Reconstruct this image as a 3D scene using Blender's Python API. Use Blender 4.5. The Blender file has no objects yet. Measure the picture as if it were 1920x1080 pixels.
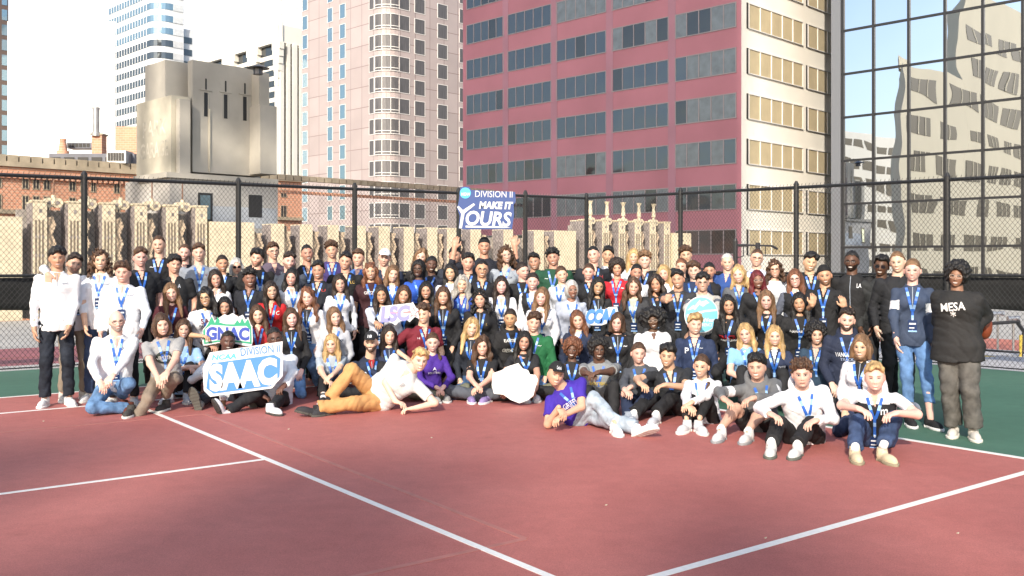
import bpy, math, random
import numpy as np
from mathutils import Vector, Matrix

# ---------------------------------------------------------------- camera
SC = bpy.context.scene
COL = SC.collection
F_PX, CX, YH, H = 1798.0, 960.0, 488.0, 1.71
cam = bpy.data.cameras.new("camera")
cam.sensor_width = 36.0
cam.lens = F_PX / 1920 * 36
cam.shift_y = -(540 - YH) / 1920
cam.clip_end = 3000
cam_ob = bpy.data.objects.new("camera", cam)
cam_ob.location = (0, 0, H)
cam_ob.rotation_euler = (math.pi / 2, 0, 0)
COL.objects.link(cam_ob)
SC.camera = cam_ob

# ---------------------------------------------------------------- light
SUN_AZ = math.radians(195)      # clockwise from +Y (view direction): behind the camera, a little to its left
SUN_EL = math.radians(28)
w = bpy.data.worlds.new("World")
SC.world = w
w.use_nodes = True
nt = w.node_tree
sky = nt.nodes.new("ShaderNodeTexSky")
sky.sky_type = 'NISHITA'
sky.sun_disc = False
sky.sun_elevation = SUN_EL
sky.sun_rotation = SUN_AZ
sky.dust_density = 2.0
sky.ozone_density = 0.6
bg = nt.nodes["Background"]
bg.inputs[1].default_value = 0.15
# bright cloud bank added to whiten the sky beyond the left-hand towers
_tc = nt.nodes.new("ShaderNodeTexCoord")
_dot = nt.nodes.new("ShaderNodeVectorMath"); _dot.operation = 'DOT_PRODUCT'
_dot.inputs[1].default_value = Vector((-.34, .93, .12)).normalized()
nt.links.new(_tc.outputs["Generated"], _dot.inputs[0])
_no = nt.nodes.new("ShaderNodeTexNoise"); _no.inputs["Scale"].default_value = 2.2; _no.inputs["Detail"].default_value = 7
nt.links.new(_tc.outputs["Generated"], _no.inputs["Vector"])
_ad = nt.nodes.new("ShaderNodeMath"); _ad.operation = 'MULTIPLY_ADD'; _ad.inputs[1].default_value = .25
nt.links.new(_no.outputs[0], _ad.inputs[0]); nt.links.new(_dot.outputs["Value"], _ad.inputs[2])
_mr = nt.nodes.new("ShaderNodeMapRange"); _mr.interpolation_type = 'SMOOTHSTEP'
_mr.inputs[1].default_value = .86; _mr.inputs[2].default_value = 1.04
nt.links.new(_ad.outputs[0], _mr.inputs[0])
_mx = nt.nodes.new("ShaderNodeMix"); _mx.data_type = 'RGBA'
_mx.inputs[7].default_value = (4.6, 4.7, 4.9, 1)
nt.links.new(_mr.outputs[0], _mx.inputs[0]); nt.links.new(sky.outputs[0], _mx.inputs[6])
nt.links.new(_mx.outputs[2], bg.inputs[0])
sun = bpy.data.lights.new("sun", 'SUN')
sun.energy = 3.0
sun.angle = math.radians(0.6)
sun.color = (1.0, 0.9, 0.76)
sun_ob = bpy.data.objects.new("sun", sun)
sdir = Vector((math.sin(SUN_AZ) * math.cos(SUN_EL), math.cos(SUN_AZ) * math.cos(SUN_EL), math.sin(SUN_EL)))
sun_ob.rotation_euler = sdir.to_track_quat('Z', 'Y').to_euler()
sun_ob.location = (0, -10, 30)
COL.objects.link(sun_ob)
SC.view_settings.view_transform = 'Standard'
SC.view_settings.look = 'None'
SC.view_settings.gamma = 1
SC.view_settings.exposure = 0.82
SC.cycles.max_bounces = 5
SC.cycles.diffuse_bounces = 3
SC.cycles.glossy_bounces = 4
SC.cycles.use_denoising = True

# ---------------------------------------------------------------- helpers
RNG = random.Random(7)


def at(x, y, d):
    """photo pixel (1920 wide) at distance d -> point"""
    return np.array([(x - CX) / F_PX * d, d, H - (y - YH) / F_PX * d])


def gnd(x, y, z=0.0):
    d = F_PX * (H - z) / (y - YH)
    return np.array([(x - CX) / F_PX * d, d, z])


def srgb(h):
    h = h.lstrip('#')
    v = [int(h[i:i + 2], 16) / 255 for i in (0, 2, 4)]
    return tuple(c / 12.92 if c < .04045 else ((c + .055) / 1.055) ** 2.4 for c in v)


MATS = {}


def mat(name, color=(.5, .5, .5), rough=.6, metal=0.0, noise=None, bump=None, var=0.12, spec=.5, coords='Object', stretch=(1, 1, 1), emit=None):
    """Principled material; noise=scale of a colour variation, bump=(scale, strength)."""
    if name in MATS:
        return MATS[name]
    if isinstance(color, str):
        color = srgb(color)
    m = bpy.data.materials.new(name)
    m.use_nodes = True
    n, l = m.node_tree.nodes, m.node_tree.links
    p = n["Principled BSDF"]
    p.inputs["Base Color"].default_value = (*color, 1)
    p.inputs["Roughness"].default_value = rough
    p.inputs["Metallic"].default_value = metal
    p.inputs["Specular IOR Level"].default_value = spec
    if noise or bump:
        tc = n.new("ShaderNodeTexCoord")
        mp = n.new("ShaderNodeMapping")
        mp.inputs["Scale"].default_value = stretch
        l.new(tc.outputs[coords], mp.inputs[0])
    if noise:
        t = n.new("ShaderNodeTexNoise")
        t.inputs["Scale"].default_value = noise
        t.inputs["Detail"].default_value = 5
        l.new(mp.outputs[0], t.inputs["Vector"])
        r = n.new("ShaderNodeMapRange")
        r.inputs[1].default_value, r.inputs[2].default_value = .3, .7
        r.inputs[3].default_value, r.inputs[4].default_value = 1 - var, 1 + var
        l.new(t.outputs["Fac"], r.inputs[0])
        x = n.new("ShaderNodeVectorMath")
        x.operation = 'SCALE'
        x.inputs[0].default_value = color
        l.new(r.outputs[0], x.inputs["Scale"])
        l.new(x.outputs[0], p.inputs["Base Color"])
    if bump:
        t = n.new("ShaderNodeTexNoise")
        t.inputs["Scale"].default_value = bump[0]
        t.inputs["Detail"].default_value = 4
        l.new(mp.outputs[0], t.inputs["Vector"])
        b = n.new("ShaderNodeBump")
        b.inputs["Strength"].default_value = bump[1]
        b.inputs["Distance"].default_value = bump[2] if len(bump) > 2 else .02
        l.new(t.outputs["Fac"], b.inputs["Height"])
        l.new(b.outputs[0], p.inputs["Normal"])
    if emit:
        p.inputs["Emission Color"].default_value = (*color, 1)
        p.inputs["Emission Strength"].default_value = emit
    MATS[name] = m
    return m


def mk(name, V, FS, mats, parent=None, mi=None, col=None, smooth=False, loc=None):
    """mesh object from vertex array V and a list of face arrays (each (n,3) or (n,4))."""
    V = np.asarray(V, dtype=np.float32)
    if loc is not None:
        V = V - np.asarray(loc, dtype=np.float32)
    me = bpy.data.meshes.new(name)
    FS = [np.asarray(f, dtype=np.int32) for f in FS if len(f)]
    me.vertices.add(len(V))
    me.vertices.foreach_set("co", V.ravel())
    idx = np.concatenate([f.ravel() for f in FS])
    me.loops.add(len(idx))
    me.loops.foreach_set("vertex_index", idx)
    st, o = [], 0
    for f in FS:
        k = f.shape[1]
        st.append(o + np.arange(len(f), dtype=np.int32) * k)
        o += f.size
    st = np.concatenate(st)
    me.polygons.add(len(st))
    me.polygons.foreach_set("loop_start", st)
    if not isinstance(mats, (list, tuple)):
        mats = [mats]
    for m in mats:
        me.materials.append(m)
    if mi is not None:
        me.polygons.foreach_set("material_index", np.asarray(mi, dtype=np.int32))
    me.polygons.foreach_set("use_smooth", np.full(len(st), bool(smooth)))
    if col is not None:
        a = me.color_attributes.new("Col", 'FLOAT_COLOR', 'POINT')
        c = np.ones((len(V), 4), dtype=np.float32)
        c[:, :3] = col
        a.data.foreach_set("color", c.ravel())
    me.update(calc_edges=True)
    me.validate()
    ob = bpy.data.objects.new(name, me)
    COL.objects.link(ob)
    if parent is not None:
        ob.parent = parent
    if loc is not None and parent is None:
        ob.location = loc
    return ob


def empty(name, loc=(0, 0, 0), rz=0):
    o = bpy.data.objects.new(name, None)
    o.location = loc
    o.rotation_euler = (0, 0, rz)
    o.empty_display_size = .2
    COL.objects.link(o)
    return o


def tag(o, label=None, cat=None, group=None, kind=None):
    for k, v in (("label", label), ("category", cat), ("group", group), ("kind", kind)):
        if v:
            o[k] = v
    return o


class MB:
    """collects simple solids into one mesh"""

    def __init__(s):
        s.V, s.F4, s.F3, s.M4, s.M3, s.n = [], [], [], [], [], 0

    def add(s, V, F4=(), F3=(), m=0):
        V = np.asarray(V, float)
        s.V.append(V)
        if len(F4):
            s.F4.append(np.asarray(F4) + s.n)
            s.M4.append(np.full(len(F4), m))
        if len(F3):
            s.F3.append(np.asarray(F3) + s.n)
            s.M3.append(np.full(len(F3), m))
        s.n += len(V)

    def obox(s, o, ex, ey, ez, m=0):
        """box from corner o along three edge vectors (right handed)"""
        o, ex, ey, ez = (np.asarray(a, float) for a in (o, ex, ey, ez))
        if np.dot(np.cross(ex, ey), ez) < 0:
            ex, ey = ey, ex
        V = [o + a * ex + b * ey + c * ez for c in (0, 1) for b in (0, 1) for a in (0, 1)]
        s.add(V, [(0, 2, 3, 1), (4, 5, 7, 6), (0, 1, 5, 4), (1, 3, 7, 5), (3, 2, 6, 7), (2, 0, 4, 6)], m=m)

    def box(s, x0, y0, z0, x1, y1, z1, m=0):
        s.obox((x0, y0, z0), (x1 - x0, 0, 0), (0, y1 - y0, 0), (0, 0, z1 - z0), m)

    def tube(s, a, b, r, r2=None, n=8, m=0):
        a, b = np.asarray(a, float), np.asarray(b, float)
        r2 = r if r2 is None else r2
        d = b - a
        d = d / (np.linalg.norm(d) + 1e-9)
        u = np.cross(d, (0, 0, 1.0) if abs(d[2]) < .9 else (1.0, 0, 0))
        u /= np.linalg.norm(u)
        v = np.cross(d, u)
        an = np.arange(n) * 2 * math.pi / n
        ring = np.cos(an)[:, None] * u + np.sin(an)[:, None] * v
        V = np.concatenate([a + ring * r, b + ring * r2, [a], [b]])
        i = np.arange(n)
        j = (i + 1) % n
        s.add(V, np.stack([i, j, j + n, i + n], 1), np.concatenate([np.stack([j, i, np.full(n, 2 * n)], 1), np.stack([i + n, j + n, np.full(n, 2 * n + 1)], 1)]), m)

    def build(s, name, mats, parent=None, smooth=False, loc=None):
        FS, M = [], []
        if s.F4:
            FS.append(np.concatenate(s.F4)); M.append(np.concatenate(s.M4))
        if s.F3:
            FS.append(np.concatenate(s.F3)); M.append(np.concatenate(s.M3))
        return mk(name, np.concatenate(s.V), FS, mats, parent, np.concatenate(M), smooth=smooth, loc=loc)


def copy_tree(o, parent=None):
    c = o.copy()
    COL.objects.link(c)
    c.parent = parent
    for ch in list(o.children):
        copy_tree(ch, c)
    return c


def prism(pts, z0, z1):
    """closed outline (list of 2D points, ccw) extruded; returns V, F lists via triangulation"""
    from mathutils.geometry import tessellate_polygon
    n = len(pts)
    a = sum(pts[i][0] * pts[(i + 1) % n][1] - pts[(i + 1) % n][0] * pts[i][1] for i in range(n))
    if a < 0:
        pts = pts[::-1]
    tri = tessellate_polygon([[Vector((p[0], p[1], 0)) for p in pts]])
    T = []
    for t in tri:
        p, q, r = (pts[i] for i in t)
        ar = (q[0] - p[0]) * (r[1] - p[1]) - (r[0] - p[0]) * (q[1] - p[1])
        T.append(t if ar > 0 else t[::-1])
    T = np.array(T)
    V = np.array([(p[0], p[1], z0) for p in pts] + [(p[0], p[1], z1) for p in pts])
    i = np.arange(n)
    j = (i + 1) % n
    return V, np.stack([i, j, j + n, i + n], 1), np.concatenate([T[:, ::-1], T + n])


def text_mesh(body, offset=0.0, shear=0.0, extrude=0.0, space=1.0):
    c = bpy.data.curves.new("lettering", 'FONT')
    c.body = body
    c.offset = offset
    c.shear = shear
    c.extrude = extrude
    c.space_character = space
    c.resolution_u = 3
    o = bpy.data.objects.new("lettering", c)
    COL.objects.link(o)
    dg = bpy.context.evaluated_depsgraph_get()
    me = bpy.data.meshes.new_from_object(o.evaluated_get(dg))
    bpy.data.objects.remove(o)
    bpy.data.curves.remove(c)
    n = len(me.vertices)
    V = np.empty(n * 3, dtype=np.float32)
    me.vertices.foreach_get("co", V)
    V = V.reshape(-1, 3).astype(float)
    me.calc_loop_triangles()
    T = np.empty(len(me.loop_triangles) * 3, dtype=np.int32)
    me.loop_triangles.foreach_get("vertices", T)
    T = T.reshape(-1, 3)
    bpy.data.meshes.remove(me)
    return V, T


TXT = {}


def text_fit(body, w, h=None, rot=0.0, **k):
    """triangles of BODY centred on the origin, fitted to w x h, rotated by rot degrees (ccw)"""
    key = (body, tuple(sorted(k.items())))
    if key not in TXT:
        TXT[key] = text_mesh(body, **k)
    V, T = TXT[key]
    V = V.copy()
    lo, hi = V.min(0), V.max(0)
    V[:, :2] -= (lo[:2] + hi[:2]) / 2
    sx = w / (hi[0] - lo[0])
    sy = sx if h is None else h / (hi[1] - lo[1])
    V[:, 0] *= sx
    V[:, 1] *= sy
    c, s = math.cos(math.radians(rot)), math.sin(math.radians(rot))
    V[:, :2] = V[:, :2] @ np.array([[c, s], [-s, c]])
    return V, T


def unit(v):
    v = np.asarray(v, float)
    return v / (np.linalg.norm(v) + 1e-9)
# ================================================================ the court and the roof deck
A_ = np.array([.7976, .6032, 0]); B_ = np.array([-.6032, .7976, 0])      # court axes
O_ = gnd(500, 862)                                                        # service-line T


def uv(u, v, z=0.0):
    p = O_ + A_ * v + B_ * 0
    # u across the net direction (towards the baseline, to the picture right and near), v along the service line
    return np.array([*(O_ + A_ * u + B_ * v)[:2], z])


def court_mat(name, c, c2):
    m = bpy.data.materials.new(name)
    m.use_nodes = True
    n, l = m.node_tree.nodes, m.node_tree.links
    p = n["Principled BSDF"]
    tc = n.new("ShaderNodeTexCoord")
    t = n.new("ShaderNodeTexNoise"); t.inputs["Scale"].default_value = .55; t.inputs["Detail"].default_value = 8; t.inputs["Roughness"].default_value = .65
    t2 = n.new("ShaderNodeTexNoise"); t2.inputs["Scale"].default_value = 160; t2.inputs["Detail"].default_value = 3
    t3 = n.new("ShaderNodeTexNoise"); t3.inputs["Scale"].default_value = 7; t3.inputs["Detail"].default_value = 6
    for q in (t, t2, t3):
        l.new(tc.outputs["Object"], q.inputs["Vector"])
    r = n.new("ShaderNodeMix"); r.data_type = 'RGBA'
    r.inputs[6].default_value = (*c, 1); r.inputs[7].default_value = (*c2, 1)
    cr = n.new("ShaderNodeMapRange"); cr.inputs[1].default_value = .35; cr.inputs[2].default_value = .68
    l.new(t.outputs[0], cr.inputs[0]); l.new(cr.outputs[0], r.inputs[0])
    r2 = n.new("ShaderNodeMapRange"); r2.inputs[1].default_value = .3; r2.inputs[2].default_value = .7; r2.inputs[3].default_value = .80; r2.inputs[4].default_value = 1.2
    l.new(t2.outputs[0], r2.inputs[0])
    r3 = n.new("ShaderNodeMapRange"); r3.inputs[1].default_value = .3; r3.inputs[2].default_value = .72; r3.inputs[3].default_value = .94; r3.inputs[4].default_value = 1.06
    l.new(t3.outputs[0], r3.inputs[0])
    mm = n.new("ShaderNodeMath"); mm.operation = 'MULTIPLY'
    l.new(r2.outputs[0], mm.inputs[0]); l.new(r3.outputs[0], mm.inputs[1])
    x = n.new("ShaderNodeVectorMath"); x.operation = 'SCALE'
    l.new(r.outputs[2], x.inputs[0]); l.new(mm.outputs[0], x.inputs["Scale"])
    st = n.new("ShaderNodeTexNoise"); st.inputs["Scale"].default_value = 1.7; st.inputs["Detail"].default_value = 10; st.inputs["Roughness"].default_value = .75
    l.new(tc.outputs["Object"], st.inputs["Vector"])
    sr = n.new("ShaderNodeMapRange"); sr.inputs[1].default_value = .60; sr.inputs[2].default_value = .74; sr.inputs[3].default_value = 0; sr.inputs[4].default_value = .5
    l.new(st.outputs[0], sr.inputs[0])
    m2 = n.new("ShaderNodeMix"); m2.data_type = 'RGBA'; m2.inputs[7].default_value = (c[0] * .62, c[1] * .55, c[2] * .5, 1)
    l.new(sr.outputs[0], m2.inputs[0]); l.new(x.outputs[0], m2.inputs[6])
    sv = n.new("ShaderNodeMapping"); sv.inputs["Scale"].default_value = (.9, 6, 1); sv.inputs["Rotation"].default_value = (0, 0, .65)
    l.new(tc.outputs["Object"], sv.inputs[0])
    sc_ = n.new("ShaderNodeTexNoise"); sc_.inputs["Scale"].default_value = 5; sc_.inputs["Detail"].default_value = 12; sc_.inputs["Roughness"].default_value = .8
    l.new(sv.outputs[0], sc_.inputs["Vector"])
    cr_ = n.new("ShaderNodeMapRange"); cr_.inputs[1].default_value = .64; cr_.inputs[2].default_value = .72; cr_.inputs[3].default_value = 0; cr_.inputs[4].default_value = .45
    l.new(sc_.outputs[0], cr_.inputs[0])
    m3 = n.new("ShaderNodeMix"); m3.data_type = 'RGBA'; m3.inputs[7].default_value = (c[0] * 1.35, c[1] * 2.0, c[2] * 2.1, 1)
    l.new(cr_.outputs[0], m3.inputs[0]); l.new(m2.outputs[2], m3.inputs[6])
    l.new(m3.outputs[2], p.inputs["Base Color"])
    b = n.new("ShaderNodeBump"); b.inputs["Strength"].default_value = .35; b.inputs["Distance"].default_value = .003
    l.new(t2.outputs[0], b.inputs["Height"]); l.new(b.outputs[0], p.inputs["Normal"])
    p.inputs["Roughness"].default_value = .72
    p.inputs["Specular IOR Level"].default_value = .35
    return m


def sheet(name, pts, z, m, kind='structure', th=None):
    V, F4, F3 = prism([(p[0], p[1]) for p in pts], z - (th or .003), z)
    o = mk(name, V, [F4, F3], m)
    o["kind"] = kind
    return o


M_RED = court_mat("red court paint", (.38, .118, .106), (.45, .155, .138))
M_GREEN = court_mat("green court paint", (.05, .135, .095), (.07, .17, .12))
M_CONC = mat("roof concrete", (.42, .41, .39), .8, noise=1.2, var=.15)
M_STREET = mat("asphalt", (.06, .06, .06), .9, noise=.3)
g = sheet("city_ground", [(-1500, -600), (1500, -600), (1500, 1500), (-1500, 1500)], -19.0, M_STREET, th=.5)
# fence line points
FL0, FLC, FR1 = np.array([-7.87 - 9.54, 14.74 - 6.76, 0]), np.array([1.67, 21.5, 0]), np.array([7.76 + 6.09 * .9, 14.8 - 6.7 * .9, 0])
deck = sheet("roof_deck", [(-60, -30), (60, -30), (60, -5), (13, 42), (9.5, 47.5), (4, 44), (-17.5, 24), (-60, -8)], -.012, M_CONC, th=19.5)
apron = sheet("green_court_surround", [tuple(FL0[:2] + B_[:2] * -.0), tuple(FLC[:2]), tuple(FR1[:2]), (26, -5), (10, -18), (-26, -8)], .0, M_GREEN, th=.008)
# red playing area: doubles sideline (v = -5.485*...) to the other, baseline on the picture right
VS, VD, UB = 4.115, 5.485, 5.25
VR = -float(np.dot((gnd(1240, 1080) - O_)[:2], B_[:2]))      # near sideline
UB = float(np.dot((gnd(1760, 835) - O_)[:2], A_[:2]))
# service line runs along B (v); sidelines run along A (u)
red = sheet("red_court", [uv(UB, -VD - 10), uv(UB, VD + .03), uv(-16, VD + .03), uv(-16, -VD - 10)], .004, M_RED, th=.003)
M_LINE = mat("white line paint", (.80, .80, .78), .6, noise=30, var=.06)
M_FAINT = mat("faded line paint", (.40, .155, .135), .7, noise=9, var=.12)


def line(name, a, b, wdt, m, z=.008):
    a, b = np.array(a[:2]), np.array(b[:2])
    d = (b - a) / np.linalg.norm(b - a)
    n = np.array([-d[1], d[0]]) * wdt / 2
    o = sheet(name, [a - n, b - n, b + n, a + n], z, m, th=.003)
    return o


line("court_line", uv(0, -VR - .02), uv(0, VS + .02), .052, M_LINE)                   # service line
line("court_line", uv(-16, 0), uv(-.03, 0), .05, M_LINE, .0084)                       # centre service line
line("court_line", uv(-16, VS), uv(UB, VS), .05, M_LINE, .0088)
line("court_line", uv(-16, -VR), uv(UB, -VR), .06, M_LINE, .0088)
line("court_line", uv(-16, VD), uv(UB, VD), .05, M_LINE)
line("court_line", uv(UB, -VD - 9), uv(UB, VD + .02), .07, M_LINE, .0084)
p1, p2, p3 = gnd(385, 777), gnd(985, 1012), gnd(700, 1075)
line("faded_court_line", p1, p2, .045, M_FAINT, .0068)
line("faded_court_line", p2, p2 + (p3 - p2) * 1.5, .045, M_FAINT, .0072)
line("faded_court_line", p1, gnd(0, 812) * 1.0, .035, M_FAINT, .0072)
# the next roof court seen through the mesh
M_RED2 = mat("far court maroon", (.33, .10, .12), .7, noise=1)
Lf = lambda t, off: tuple((FL0 + unit2 * t + nrm2 * off)[:2])
unit2 = (FLC - FL0) / np.linalg.norm(FLC - FL0)
nrm2 = np.array([-unit2[1], unit2[0], 0])
M_PALE = mat("pale concrete band", (.55, .54, .52), .8, noise=2)
sheet("pale_band", [Lf(-6, .05), Lf(23, .05), Lf(23, .8), Lf(-6, .8)], -.004, M_PALE)
sheet("far_court", [Lf(-6, .8), Lf(23, .8), Lf(23, 4.2), Lf(-6, 4.2)], -.004, M_RED2)
line("far_court_line", Lf(-6, 2.2), Lf(23, 2.2), .06, M_FAINT, .001)
unit3 = (FR1 - FLC) / np.linalg.norm(FR1 - FLC)
nrm3 = np.array([-unit3[1], unit3[0], 0])
Rf = lambda t, off: tuple((FLC + unit3 * t + nrm3 * off)[:2])
sheet("pale_band", [Rf(0, .05), Rf(22, .05), Rf(22, 3.6), Rf(0, 3.6)], -.004, mat("light gravel", (.50, .50, .52), .9, noise=14, var=.25))
sheet("running_strip", [Rf(0, 3.6), Rf(24, 3.6), Rf(24, 6.2), Rf(0, 6.2)], -.004, mat("pink rubber", (.50, .17, .13), .8, noise=3))

# ---- wee litter on the court
m_lit = mat("dry leaf", (.5, .45, .35), .8)
for (lx, ly) in ((808, 822), (540, 806), (1135, 949), (1434, 1011), (80, 791), (1795, 1002)):
    p = gnd(lx, ly)
    m = MB()
    m.tube(p + (0, 0, .005), p + (.014, .009, .009), .007, .003, n=5)
    tag(m.build("leaf_scrap", m_lit, loc=p), {808: "pale scrap lying near the middle of the court", 540: "pale scrap lying in front of the orange trousers", 1135: "pale scrap lying by itself on the sunny red court", 1434: "pale scrap close to the diagonal line in front", 80: "pale scrap on the court near the white trainers", 1795: "pale scrap beyond the diagonal line at the picture edge"}[lx], "litter", "scraps lying on the court")

# ================================================================ fences
M_FEN = mat("black vinyl", (.018, .018, .020), .42)
M_SCR = mat("black windscreen cloth", (.012, .012, .013), .8, noise=6, var=.4, bump=(3, .6, .03))


def fence(name, label, P0, P1, hgt0, hgt1, posts, mid=1.47, screen=(.93, 1.44)):
    root = empty(name, P0)
    tag(root, label, "fence")
    L = np.linalg.norm(P1 - P0)
    e = (P1 - P0) / L
    H_ = lambda t: hgt0 + (hgt1 - hgt0) * t / L
    o = P0
    z = np.array([0, 0, 1.0])
    for t in posts:
        m = MB()
        m.tube(P0 + e * t - o, P0 + e * t + z * (H_(t) + .05) - o, .048, n=12)
        m.tube(P0 + e * t + z * (H_(t) + .05) - o, P0 + e * t + z * (H_(t) + .12) - o, .055, .02, n=12)
        for zz in (.3, .9, 1.47, 2.1, 2.7):
            m.tube(P0 + e * t + z * zz - o, P0 + e * t + z * (zz + .03) - o, .056, n=12)
        m.build("post", M_FEN, root, smooth=False)
    nr = np.array([-e[1], e[0], 0]) * .05
    m = MB()
    m.tube(z * H_(0), e * L + z * H_(L), .03, n=8)
    m.build("top_rail", M_FEN, root)
    m = MB()
    m.tube(z * mid, e * L + z * mid, .024, n=8)
    m.build("middle_rail", M_FEN, root)
    m = MB()
    m.tube(z * .035, e * L + z * .035, .011, n=6)
    m.build("bottom_wire", M_FEN, root)
    # woven mesh: diagonal wires
    m = MB()
    st, r = .075, .0025
    hm = max(hgt0, hgt1)
    k = -int(hm / st) - 1
    V, F = [], []
    n = 0
    off = -nr * .9
    for sg in (1, -1):
        for i in range(-int(hm / st) - 2, int(L / st) + int(hm / st) + 2):
            t0 = i * st
            # wire: t = t0 + sg*zz*.8
            a, b = 0.02, hm
            pts = []
            zs = np.array([a, b])
            ts = t0 + sg * zs * .80
            # clip to 0..L
            lo_, hi_ = a, b
            f0, f1 = ts
            if f0 == f1:
                continue
            for lim, keep in ((0, 1), (L, -1)):
                g0, g1 = (f0 - lim) * keep, (f1 - lim) * keep
                if g0 < 0 and g1 < 0:
                    lo_ = 1; hi_ = 0; break
                if g0 < 0:
                    lo_ = max(lo_, a + (b - a) * (0 - g0) / (g1 - g0))
                elif g1 < 0:
                    hi_ = min(hi_, a + (b - a) * g0 / (g0 - g1))
            if hi_ - lo_ < .02:
                continue
            def pt(zz):
                return e * (t0 + sg * zz * .80) + z * zz
            # below the sloping top
            while hi_ > lo_ and hi_ > H_(np.clip(t0 + sg * hi_ * .8, 0, L)) + .03:
                hi_ -= .02
            p, q = pt(lo_) + off + nr * .06 * sg, pt(hi_) + off + nr * .06 * sg
            d = unit(q - p)
            u = np.cross(d, nr); u = unit(u) * r
            v = unit(np.cross(d, u)) * r
            V += [p + u, p + v, p - u, p - v, q + u, q + v, q - u, q - v]
            F += [(n, n + 1, n + 5, n + 4), (n + 1, n + 2, n + 6, n + 5), (n + 2, n + 3, n + 7, n + 6), (n + 3, n, n + 4, n + 7)]
            n += 8
    # twisted ends standing above the top rail
    for i in range(int(L / st)):
        t = i * st
        p, q = e * t + z * (H_(t) + .01) + off, e * (t + .02) + z * (H_(t) + .065) + off
        u = e * .004; v = nr * .08
        V += [p + u, p + v, p - u, p - v, q + u, q + v, q - u, q - v]
        F += [(n, n + 1, n + 5, n + 4), (n + 1, n + 2, n + 6, n + 5), (n + 2, n + 3, n + 7, n + 6), (n + 3, n, n + 4, n + 7)]
        n += 8
    mk("wire_mesh", np.array(V), [np.array(F)], M_FEN, root)
    # windscreen cloth, slightly billowing, behind the mesh
    ns = int(L / .25)
    V = []
    for i in range(ns + 1):
        for j in range(5):
            t = L * i / ns
            zz = screen[0] + (screen[1] - screen[0]) * j / 4 - .015 * math.sin(t * 2.1) * (j == 0)
            V.append(e * t + nr * (1.5 + .4 * math.sin(t * 5 + j)) + z * zz)
    i = np.arange(ns)[:, None]; j = np.arange(4)[None]
    a = i * 5 + j
    Q = np.stack([a, a + 5, a + 6, a + 1], -1).reshape(-1, 4)
    s = mk("windscreen", np.array(V), [Q], M_SCR, root, smooth=True)
    md = s.modifiers.new("thickness", 'SOLIDIFY'); md.thickness = .006
    return root


def along(P0, P1, x):
    """distance along P0->P1 where the picture column is x"""
    e = (P1 - P0) / np.linalg.norm(P1 - P0)
    k = (x - CX) / F_PX
    return (k * P0[1] - P0[0]) / (e[0] - k * e[1])


fence("chain_link_fence", "long black chain-link fence running from the picture edge to the corner post", FL0, FLC, 2.95, 3.10, [0.05, 4.0] + [along(FL0, FLC, x) for x in (158, 447, 665, 860, 985)] + [np.linalg.norm(FLC - FL0)])
fence("chain_link_fence", "black chain-link fence on the side of the glass tower, coming from the corner post", FLC, FR1, 3.10, 2.92, [along(FLC, FR1, x) for x in (1276, 1493, 1776)] + [np.linalg.norm(FR1 - FLC) - .1])

# ================================================================ gym gear behind the fence
M_STEEL = mat("brushed steel", (.5, .5, .5), .3, metal=.9)
M_YEL = mat("yellow frame paint", (.62, .45, .07), .45)
m = MB()
r0 = empty("pull_up_station", (at(1380, 500, 23.0)[0], 23.0, 0))
ox = at(1380, 500, 23.0); ox[2] = 0
def rp(x, y, d=23.0):
    return at(x, y, d) - ox
m.tube(rp(1379, 488) * (1, 1, 0), rp(1379, 452), .055, n=12)
m.tube(rp(1379, 452), rp(1379, 447), .055, .03, n=12)
m.build("upright", M_FEN, r0)
m = MB()
m.tube(rp(1421, 488, 24) * (1, 1, 0), rp(1421, 455, 24), .06, n=12)
m.build("upright", M_FEN, r0)
m = MB()
m.tube(rp(1382, 459), rp(1447, 461), .022, n=8)
m.tube(rp(1447, 461), rp(1458, 467), .03, n=8)
m.tube(rp(1384, 460), rp(1403, 460), .035, n=8)
m.build("pull_up_bar", M_FEN, r0)
m = MB()
m.tube(rp(1394, 460), rp(1394, 480), .012, n=6); m.tube(rp(1394, 480), rp(1381, 484), .012, n=6)
m.tube(rp(1435, 461), rp(1435, 480), .012, n=6)
m.build("grip_handle", M_FEN, r0)
tag(r0, "black pull-up station rising above heads behind the fence", "exercise station")
# exercise machine at the right
def gym(x, y, d):
    return gnd(x, y) if d is None else at(x, y, d)
G0 = gnd(1880, 668)
r0 = empty("exercise_bench", G0)
dg_ = G0[1]
q = lambda x, y, dd=0: at(x, y, dg_ + dd) - G0
m = MB()
m.tube(q(1840, 668), q(1924, 676), .022, n=8); m.tube(q(1914, 628), q(1914, 702), .028, n=8)
m.tube(q(1905, 702), q(1950, 706), .03, n=8)
m.tube(q(1850, 668, 1.0) * (1, 1, 0), q(1850, 668, 1.0), .022, n=8)
m.build("frame", M_YEL, r0)
m = MB()
m.tube(q(1838, 608), q(1912, 603), .03, n=8); m.tube(q(1908, 606), q(1920, 622), .035, n=8); m.tube(q(1920, 622), q(1914, 676), .03, n=8)
m.tube(q(1838, 656), q(1925, 662), .02, n=8)
m.build("padded_bar", M_FEN, r0)
tag(r0, "yellow-framed exercise bench with black padded bar beyond the fence", "exercise bench")
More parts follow.
